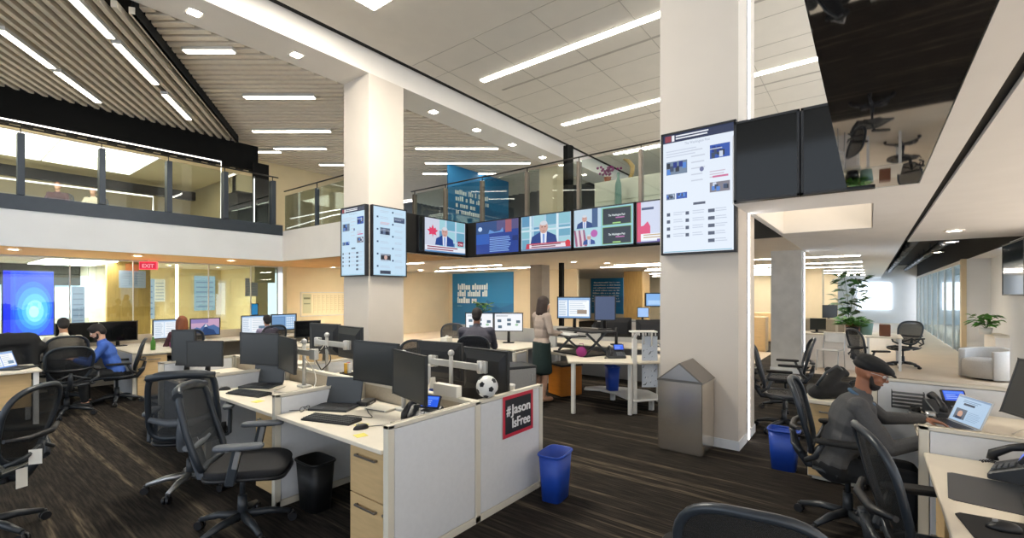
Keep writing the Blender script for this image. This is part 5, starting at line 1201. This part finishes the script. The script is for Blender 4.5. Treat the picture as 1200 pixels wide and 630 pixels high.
make_monitor('pale blue monitor beyond the white rack, at the edge of the big column', (8.25, 2.68, T), -55, .4, .3, .36, Face(.37, .27, '#7f9fc4', .0001), True)
one(MB().box(8.52, 2.4, 0, 8.57, 5.7, .98), 'partition_panel', 'panel_grey', 'grey screen beyond the desk with dark monitors', 'partition')
make_plant('small green plant on the far screen, right of the orange book', (11.4, 4.0, 1.0), .1, .16, 26, 'white_plastic', 'leaf', .08, .1, .09, 5)
t = thing('far_cabinet', 'long low cabinet far behind the desks, under the distant plants', 'cabinet', (11.2, 3.4, 0)); MB().box(0, 0, 0, .5, 2.4, 1.0).build('body', 'panel_grey', t, bevel=.005)
for q in range(4): MB().box(-.015, q*.6+.02, .06, 0, q*.6+.58, .96).build('door', 'white_paint', t)
make_monitor('tiny bright monitor on the far cabinet above the seated person in black', (11.45, 4.62, 1.0), -52, .3, .26, .2, Face(.28, .24, '#9cc0f0', .0001), True)
make_person('grey-haired person in black seated far behind the riser', (9.12, 4.55, 0), 215, sit(.1), 'skin_light', 'shirt_black', 'trousers_dark', 'hair_grey', .02, 'long', False, 'short', True, False, s=.97)
dup(c_l, 'chair of the grey-haired person in black', (9.15, 4.56, 0), 215)
t = thing('far_cabinet', 'long cabinet under the lower blue wall panel with greenery on top', 'cabinet', (9.2, 7.2, 0), 38); MB().box(0, -.25, 0, 2.2, .25, 1.12).build('body', 'panel_grey', t, bevel=.005)
for q in range(3): MB().box(q*.73+.02, -.265, .06, q*.73+.71, -.25, 1.08).build('door', 'panel_beige', t)
make_plant('leafy green plant before the lower blue wall panel', (9.45, 8.35, 1.0 + .0), .3, .25, 40, 'black_plastic', 'leaf', .12, .16, .16, 7)
one(MB().box(9.15, 8.05, 0, 9.75, 8.65, 1.0), 'plinth', 'panel_grey', 'plinth carrying the leafy plant before the lower blue wall panel', 'plinth')
# ---- right foreground: man in the cap and his desk
make_panel('white divider panel right in front of the man in the cap', (3.725, -.23), (3.725, -1.1), .887, .05, (), 'panel_blue_white')
make_panel('white divider panel with bright ledge behind the phone of the man in the cap', (5.13, .0), (5.13, -1.15), .955, .05, (), 'panel_blue_white')
one(MB().box(2.2, -1.12, 0, 5.1, -1.17, .887), 'partition_panel', 'panel_beige', 'spine screen at the back of the right foreground desks', 'partition')
make_desk('desk of the man in the cap, with the open laptop', 3.755, -1.1, 5.1, -.25, T)
make_desk('near right desk with keyboard and black phone', 2.25, -1.1, 3.695, -.25, T)
make_pedestal('maple drawer unit under the near right desk', (3.45, -.30, 0), 180, .4, .55, .69)
make_pedestal('maple drawer unit behind the man in the cap, left of his chair', (4.96, .245, 0), -90, .42, .5, .70)
one(MB().box(-.02, -.235, .0, .55, .235, .028), 'cabinet_top', 'laminate', 'cream top board on the drawer unit behind the man in the cap', 'worktop', (4.95, .245, .70))
k = MB(); limb(k, (0, .1, .06), (.1, -.12, .07), .07, .08); limb(k, (.02, .05, .1), (.1, -.1, .24), .06, .05); limb(k, (.1, -.14, .22), (.1, .0, .25), .035, .03); limb(k, (0, .14, .05), (.2, .1, .05), .05, .05)
o = fused(k, 'bag_body', 'black_soft', None, .012, 3); b = thing('backpack', 'black bag slumped on the drawer unit behind the man in the cap', 'bag', (5.08, .28, .728), 20); o.parent = b
MB().tube([(.08,-.12,.24),(.02,-.05,.3),(-.02,.05,.24),(-.04,.13,.12)], .012, 6).build('strap', 'charcoal_plastic', b); MB().tube([(.1,-.14,.24),(.2,-.16,.26),(.22,-.04,.2)], .01, 6).build('handle', 'silver', b)
sm_ = sit(.29, elR=(.32, -.27, .78), wrR=(.60, -.12, .87), elL=(.32, .36, .86), wrL=(.56, .43, .875), hpit=.36, beard=True, bulk=1.22, handL=(1, -.05, -.06), handR=(1, .1, 0), curl=.45)
pm, hp, HM = make_person('man in a flat cap and dark sweater typing at a laptop', (4.0, .20, -.0), -88, sm_, 'skin_brown', 'sweater_grey', 'trousers_dark', 'hair_dark', .0085, 'long', False, 'none', True, True, s=.90)
cap = MB(); cap.ball(hp(-.015, 0, .075), (.116, .096, .058), 16, HM @ Matrix.Rotation(R(8), 3, 'Y')); cap.ball(hp(.05, 0, .066), (.085, .088, .036), 14, HM @ Matrix.Rotation(R(12), 3, 'Y')); cap.ball(hp(-.03, 0, .045), (.108, .09, .05), 14, HM)
fused(cap, 'flat_cap', 'black_soft', pm, .007, 3)
br = MB(); br.ball(hp(.105, 0, .048), (.048, .066, .011), 14, HM @ Matrix.Rotation(R(18), 3, 'Y')); fused(br, 'cap_brim', 'black_soft', pm, .006, 2)
gl = MB()
for q in (-1, 1): gl.tube([hp(.098, q*.034+.024*math.cos(a*.5236), .008+.019*math.sin(a*.5236)) for a in range(12)], .002, 5, True); gl.tube([hp(.095, q*.058, .014), hp(.04, q*.082, .016), hp(-.01, q*.088, .012)], .002, 5)
gl.tube([hp(.1, -.01, .012), hp(.1, .01, .012)], .002, 5); gl.build('eyeglasses', 'silver', pm)
cl = MB(); hpn = Vector(sm_['neck']); cl.tube([hpn + Vector((.075*math.cos(a*.4), .068*math.sin(a*.4), -.035-.05*math.cos(a*.4))) for a in range(16)], .014, 6, True); cl.build('shirt_collar', 'book_a', pm)
f = Face(.30, .19, '#a9c4de', .0001); f.rect(0, .93, 1, 1, '#7f97b4'); f.rect(.25, .66, .6, .74, '#26344a'); f.lines(.2, .86, .8, 2, .06, .025, '#6d86a4'); f.rect(.1, .1, .45, .5, '#5a6472'); f.ell(.27, .3, .08, .13, '#c49a84'); f.rect(.17, .1, .37, .2, '#23304a'); f.lines(.5, .45, .9, 6, .06, .02, '#8aa4c0')
make_laptop('open silver laptop with a lit page in front of the man in the cap', (4.52, -.42, T), 205, .32, f, 112, 'silver')
make_phone('black desk phone with blue display in front of the man in the cap', (4.9, -.48, T), -68)
t = thing('headphones', 'headphones lying on the desk before the chest of the man in the cap', 'headphones', (4.82, -.32, T), 30); MB().tube([(.08*math.cos(a/8*PI), .08*math.sin(a/8*PI), .02) for a in range(9)], .008, 6).build('band', 'charcoal_plastic', t)
for s in (-1, 1): MB().cone((s*.08, 0, .0), (s*.08, 0, .045), .036, .03, 14).build('ear_cup', 'silver' if s < 0 else 'black_soft', t)
t = thing('letter_tray', 'black wire letter tray left of the phone of the man in the cap', 'tray', (5.02, -.24, T), -90); mb = MB()
for q in range(5): mb.box(-.1, -.04, q*.03, .1, .04, q*.03+.004)
mb.box(-.104, -.044, 0, -.098, .044, .14).box(.098, -.044, 0, .104, .044, .14).build('wire_frame', 'charcoal_plastic', t)
make_monitor('black monitor leaning at the right edge of the picture', (4.06, -.82, T), 205, .55, .36, .36, None, True, None, 'screen_off', -16)
for i, (x, y, rz) in enumerate(((4.25, -.78, 20), (4.12, -.55, -15), (4.0, -.42, 40))):
    one(MB().box(-.1, -.14, 0, .1, .14, .002 + .002*i), 'paper_sheet', 'paper', ['loose paper sheet beneath the leaning monitor', 'loose paper sheet right of the lit laptop', 'loose paper sheet nearest the white divider, by the lit laptop'][i], 'paper', (x, y, T), rz)
one(MB().box(-.038, -.038, 0, .038, .038, .012), 'sticky_note', 'sticky', 'yellow note pad right of the lit laptop', 'note', (4.2, -.66, T+.006), 30)
cable('white cable curving behind the lit laptop', [(4.5, -.75, T+.006), (4.55, -.85, T+.05), (4.4, -.95, T+.03), (4.2, -.92, T+.006)], .005, 'cable_white')
make_phone('large black desk phone with handset on the near right desk', (3.46, -.60, T), 165)
make_keyboard('black keyboard on the near right desk', (2.95, -.60, T+.004), 172)
make_mouse('black mouse at the bottom right corner of the picture', (2.66, -.42, T+.005), 100)
one(MB().prism([(-.22,-.12),(-.2,-.14),(.2,-.14),(.22,-.12),(.22,.12),(.2,.14),(-.2,.14),(-.22,.12)], 0, .004), 'desk_mat', 'charcoal_plastic', 'dark grey desk mat left of the black phone', 'mat', (3.12, -.44, T), -5)
one(MB().prism([(-.13,-.1),(-.11,-.12),(.11,-.12),(.13,-.1),(.13,.1),(.11,.12),(-.11,.12),(-.13,.1)], 0, .005), 'mouse_mat', 'black_soft', 'dark mouse mat under the mouse at the bottom right', 'mat', (2.64, -.42, T), 8)
# ---- right wing
t = thing('reception_desk', 'white reception desk front right of the grey column', 'desk', (12.6, .2, 0)); MB().box(0, 0, 0, .08, 1.35, .74).box(0, 0, .0, .8, .06, .74).build('front', 'white_paint', t, bevel=.005); MB().box(-.03, -.03, .74, .85, 1.38, .77).build('counter_top', 'laminate', t, bevel=.005)
make_panel('framed beige screen above the white reception desk', (13.52, 1.5), (13.52, .62), 1.08, .06, (), 'panel_beige')
make_plant('bushy bright green plant in a black pot on the reception desk', (12.9, .33, .77), .22, .3, 120, 'black_plastic', 'leaf', .13, .17, .16, 2)
t = make_plant('tall dark-leaved plant standing behind the reception desk', (15.6, .45, 0), 1.35, .42, 70, 'terracotta', 'leaf_dark', .24, .9, .3, 3)
make_monitor('small dark monitor on the reception desk', (13.0, .98, .77), -60, .34, .26, .2, None, True)
make_monitor('small dark monitor beyond the framed screen', (13.9, .8, .98), -60, .34, .32, .26, None, True)
one(MB().box(13.6, .5, 0, 14.2, 1.3, .98), 'storage_unit', 'panel_beige', 'beige storage unit behind the framed screen', 'cabinet')
one(MB().box(-.14, -.1, 0, .14, .1, .26), 'storage_box', 'leather_brown', 'brown box right of the bushy plant', 'box', (13.4, -.25, .73), 0, bevel=.01)
one(MB().lathe([(0,0),(.1,0),(.13,.26),(.11,.26),(.09,.02),(0,.02)], n=16), 'green_pot', 'book_d', 'green pot right of the bushy plant', 'pot', (12.95, -.02+.1, .77), 0)
make_desk('white desk in the right wing behind the reception desk', 13.0, -.55, 14.4, .1, .73, [(13.05, -.5), (14.35, -.5), (14.35, .05), (13.05, .05)])
t = thing('metal_chair', 'metal stacking chair before the white reception desk', 'chair', (12.28, .70, 0), 165)
for x, y in ((.2, .2), (.2, -.2)): MB().tube([(x, y, 0), (.15, y, .45)], .012, 6).build('leg', 'silver', t)
for y in (.2, -.2): MB().tube([(-.22, y, 0), (-.18, y, .45), (-.26, y, .8)], .012, 6).build('leg', 'silver', t)
MB().box(-.19, -.21, .44, .2, .21, .465).build('seat', 'alu_light', t, bevel=.01); MB().box(-.262, -.2, .6, -.24, .2, .82).build('backrest', 'alu_light', t, bevel=.008)
def armchair(label, loc, rz, m):
    t = thing('lounge_armchair', label, 'armchair', loc, rz)
    mb = MB(); n = 20
    for r0, r1, z0, z1 in ((.30, .40, .0, .62),):
        vs = []
        for k in range(n+1):
            a = R(45) + R(270)*k/n
            for rr_, zz in ((r0, z0+.05), (r1, z0+.03), (r1, z1-.05*abs(k-n/2)/n*2), (r0, z1-.05*abs(k-n/2)/n*2)): vs.append((rr_*math.cos(a), rr_*math.sin(a), zz))
        fs = []
        for k in range(n):
            a = k*4; b = a+4
            for q in range(4): fs.append((a+q, a+(q+1) % 4, b+(q+1) % 4, b+q))
        mb.add(vs, fs + [(0,1,2,3), (n*4+3, n*4+2, n*4+1, n*4)], None, True)
    mb.build('shell', m, t, bevel=.015, seg=2); MB().lathe([(0, .05), (.36, .05), (.36, .36), (.33, .40), (0, .41)], n=24).build('seat_cushion', m, t)
    MB().cone((0,0,0), (0,0,.05), .22, .2, 20).build('base', 'black_plastic', t); return t
armchair('grey rounded armchair on the beige floor near the right edge', (12.9, -1.80, 0), 140, 'upholstery')
armchair('tan rounded armchair behind the glass wall, nearer one', (18.6, -2.9, 0), 120, 'upholstery_tan')
armchair('tan rounded armchair behind the glass wall, farther one', (19.6, -2.5, 0), 160, 'upholstery_tan')
# armchair('second grey armchair beside the plant ledge at the right edge', (12.0, -1.5, 0), 120, 'upholstery')
t = thing('plant_ledge', 'white ledge with greenery against the right wall', 'ledge', (14.0, -2.2, 0)); MB().box(0, -.15, 0, 1.2, .12, .75).build('body', 'white_paint', t, bevel=.005); MB().box(-.02, -.15, .75, 1.22, .14, .78).build('top', 'laminate', t)
make_plant('drooping green plant on the white ledge at the right edge', (14.6, -2.02, .78), .3, .3, 60, 'white_plastic', 'leaf', .12, .14, .17, 9)
t = thing('glass_partition', 'long glass wall of the offices in the right wing', 'glass wall', (17.25, -1.98, 0))
for i in range(8):
    MB().box(i*2.0+.01, -.006, .03, i*2.0+1.98, .006, 2.56).build('glass_pane', 'office_glass', t); MB().box(i*2.0+1.97, -.03, 0, i*2.0+2.03, .03, 2.6).build('mullion', 'alu_light', t)
MB().box(0, -.03, 2.5, 16, .03, 2.6).build('head_rail', 'white_paint', t)
ducts = [(11.6, 33, -.8, 2.95, .11, 'thick dark duct in the open ceiling, left one'), (12.5, 33, -1.5, 3.0, .09, 'thick dark duct in the open ceiling, right one')]
for x0, x1, y, z, r_, lab in ducts:
    t = thing('ceiling_duct', lab, 'duct', (x0, y, z)); MB().cone((0,0,0), (x1-x0,0,0), r_, n=14).build('pipe', 'dark_metal', t); mb = MB()
    for q in range(12): mb.cone((q*1.6+.5,0,0), (q*1.6+.55,0,0), r_+.012, n=14)
    mb.build('joint_rings', 'charcoal_plastic', t); mb = MB()
    for q in range(9): mb.box(q*2.2+.8, -.01, r_*.5, q*2.2+.82, .01, 3.28-z)
    mb.build('hangers', 'dark_metal', t)
t = thing('cable_tray', 'dark cable tray crossing the open ceiling', 'cable tray', (13.2, -1.25, 2.85)); MB().box(-.15, -.7, 0, .15, .7, .02).box(-.15, -.7, 0, -.13, .7, .08).box(.13, -.7, 0, .15, .7, .08).build('tray', 'charcoal_plastic', t); MB().box(-.01, -.6, .02, .01, -.58, .43).box(-.01, .58, .02, .01, .6, .43).build('hangers', 'dark_metal', t)
# ---- desks in the aisle left of the grey column, far away
for i, (x, y) in enumerate(((15.0, 3.2), (18.5, 3.4))):
    t = thing('far_cabinet', ['maple storage unit seen between the big and the grey column, nearer one', 'maple storage unit seen between the big and the grey column, farther one'][i], 'cabinet', (x, y, 0)); MB().box(0, -.8, 0, .5, 1.0, 1.0).build('body', 'maple', t, bevel=.004)
    for q in range(3): MB().box(-.015, -.78+q*.6, .05, 0, -.22+q*.6, .95).build('door', 'maple', t)
make_monitor('dark monitor on the nearer maple storage unit left of the grey column', (15.25, 3.1, 1.0), -60, .4, .3, .22, None, True)
# ---- upper floor people behind the left balcony
make_person('person in dark red behind the left balcony glass, left one', (2.30, 16.9, 3.36), 250, sit(.1), 'skin_light', 'shirt_plum', 'trousers_dark', 'hair_red', .022, 'long', False, 'short', True, False, s=.88)
make_person('person in a pale shirt behind the left balcony glass, right one', (3.0, 16.8, 3.36), 240, sit(.15), 'skin_light', 'shirt_cream', 'trousers_dark', 'hair_red', .022, 'long', False, 'short', True, False, s=.85)
for x, y, lab in ((2.30, 16.92, 'chair of the person in dark red on the upper floor'), (3.0, 16.82, 'chair of the person in the pale shirt on the upper floor')): dup(c_l, lab, (x, y, 3.36), 250)

# ---------------------------------------------------------------- light, camera
w = bpy.data.worlds.new('world'); SC.world = w; w.use_nodes = True
w.node_tree.nodes['Background'].inputs[0].default_value = (.80, .89, 1., 1); w.node_tree.nodes['Background'].inputs[1].default_value = 1.6
def area(name, loc, rot, sx, sy, e, col=(1, .93, .82)):
    l = bpy.data.lights.new(name, 'AREA'); l.shape = 'RECTANGLE'; l.size = sx; l.size_y = sy; l.energy = e; l.color = col
    o = bpy.data.objects.new(name, l); COL.objects.link(o); o.location = loc; o.rotation_euler = [R(a) for a in rot]; return o
def spot_round(name, loc, e, r=.08, col=(1, .9, .76)):
    l = bpy.data.lights.new(name, 'SPOT'); l.energy = e; l.shadow_soft_size = r; l.color = col; l.spot_size = R(110); l.spot_blend = .6
    o = bpy.data.objects.new(name, l); COL.objects.link(o); o.location = loc; return o
for p in LAMPS: spot_round('downlight_lamp', p, 110 if p[1] > 8 else 25)  # a spot under every downlight, the added fill ones included
sl = bpy.data.lights.new('bounce_sun', 'SUN'); sl.energy = 12; sl.angle = R(3); sl.color = (1, .97, .92); so = bpy.data.objects.new('bounce_sun', sl); COL.objects.link(so); so.rotation_euler = (R(45), 0, 0)  # sun added to bounce off the unseen floor and slab top onto ceilings
cam = bpy.data.cameras.new('camera'); co = bpy.data.objects.new('camera', cam); COL.objects.link(co); SC.camera = co
cam.sensor_width = 36; cam.sensor_fit = 'HORIZONTAL'; cam.lens = 36*542/1200; cam.shift_y = (344-315)/1200; cam.clip_start = .05; cam.clip_end = 200
co.location = (0, 0, 1.68); co.rotation_euler = (R(90), 0, R(37.8-90))
SC.view_settings.view_transform = 'Standard'; SC.view_settings.look = 'None'; SC.view_settings.gamma = 1; SC.view_settings.use_curve_mapping = False
SC.view_settings.exposure = .35
SC.cycles.use_denoising = True
SC.cycles.max_bounces = 8; SC.cycles.transparent_max_bounces = 24; SC.cycles.sample_clamp_indirect = 6
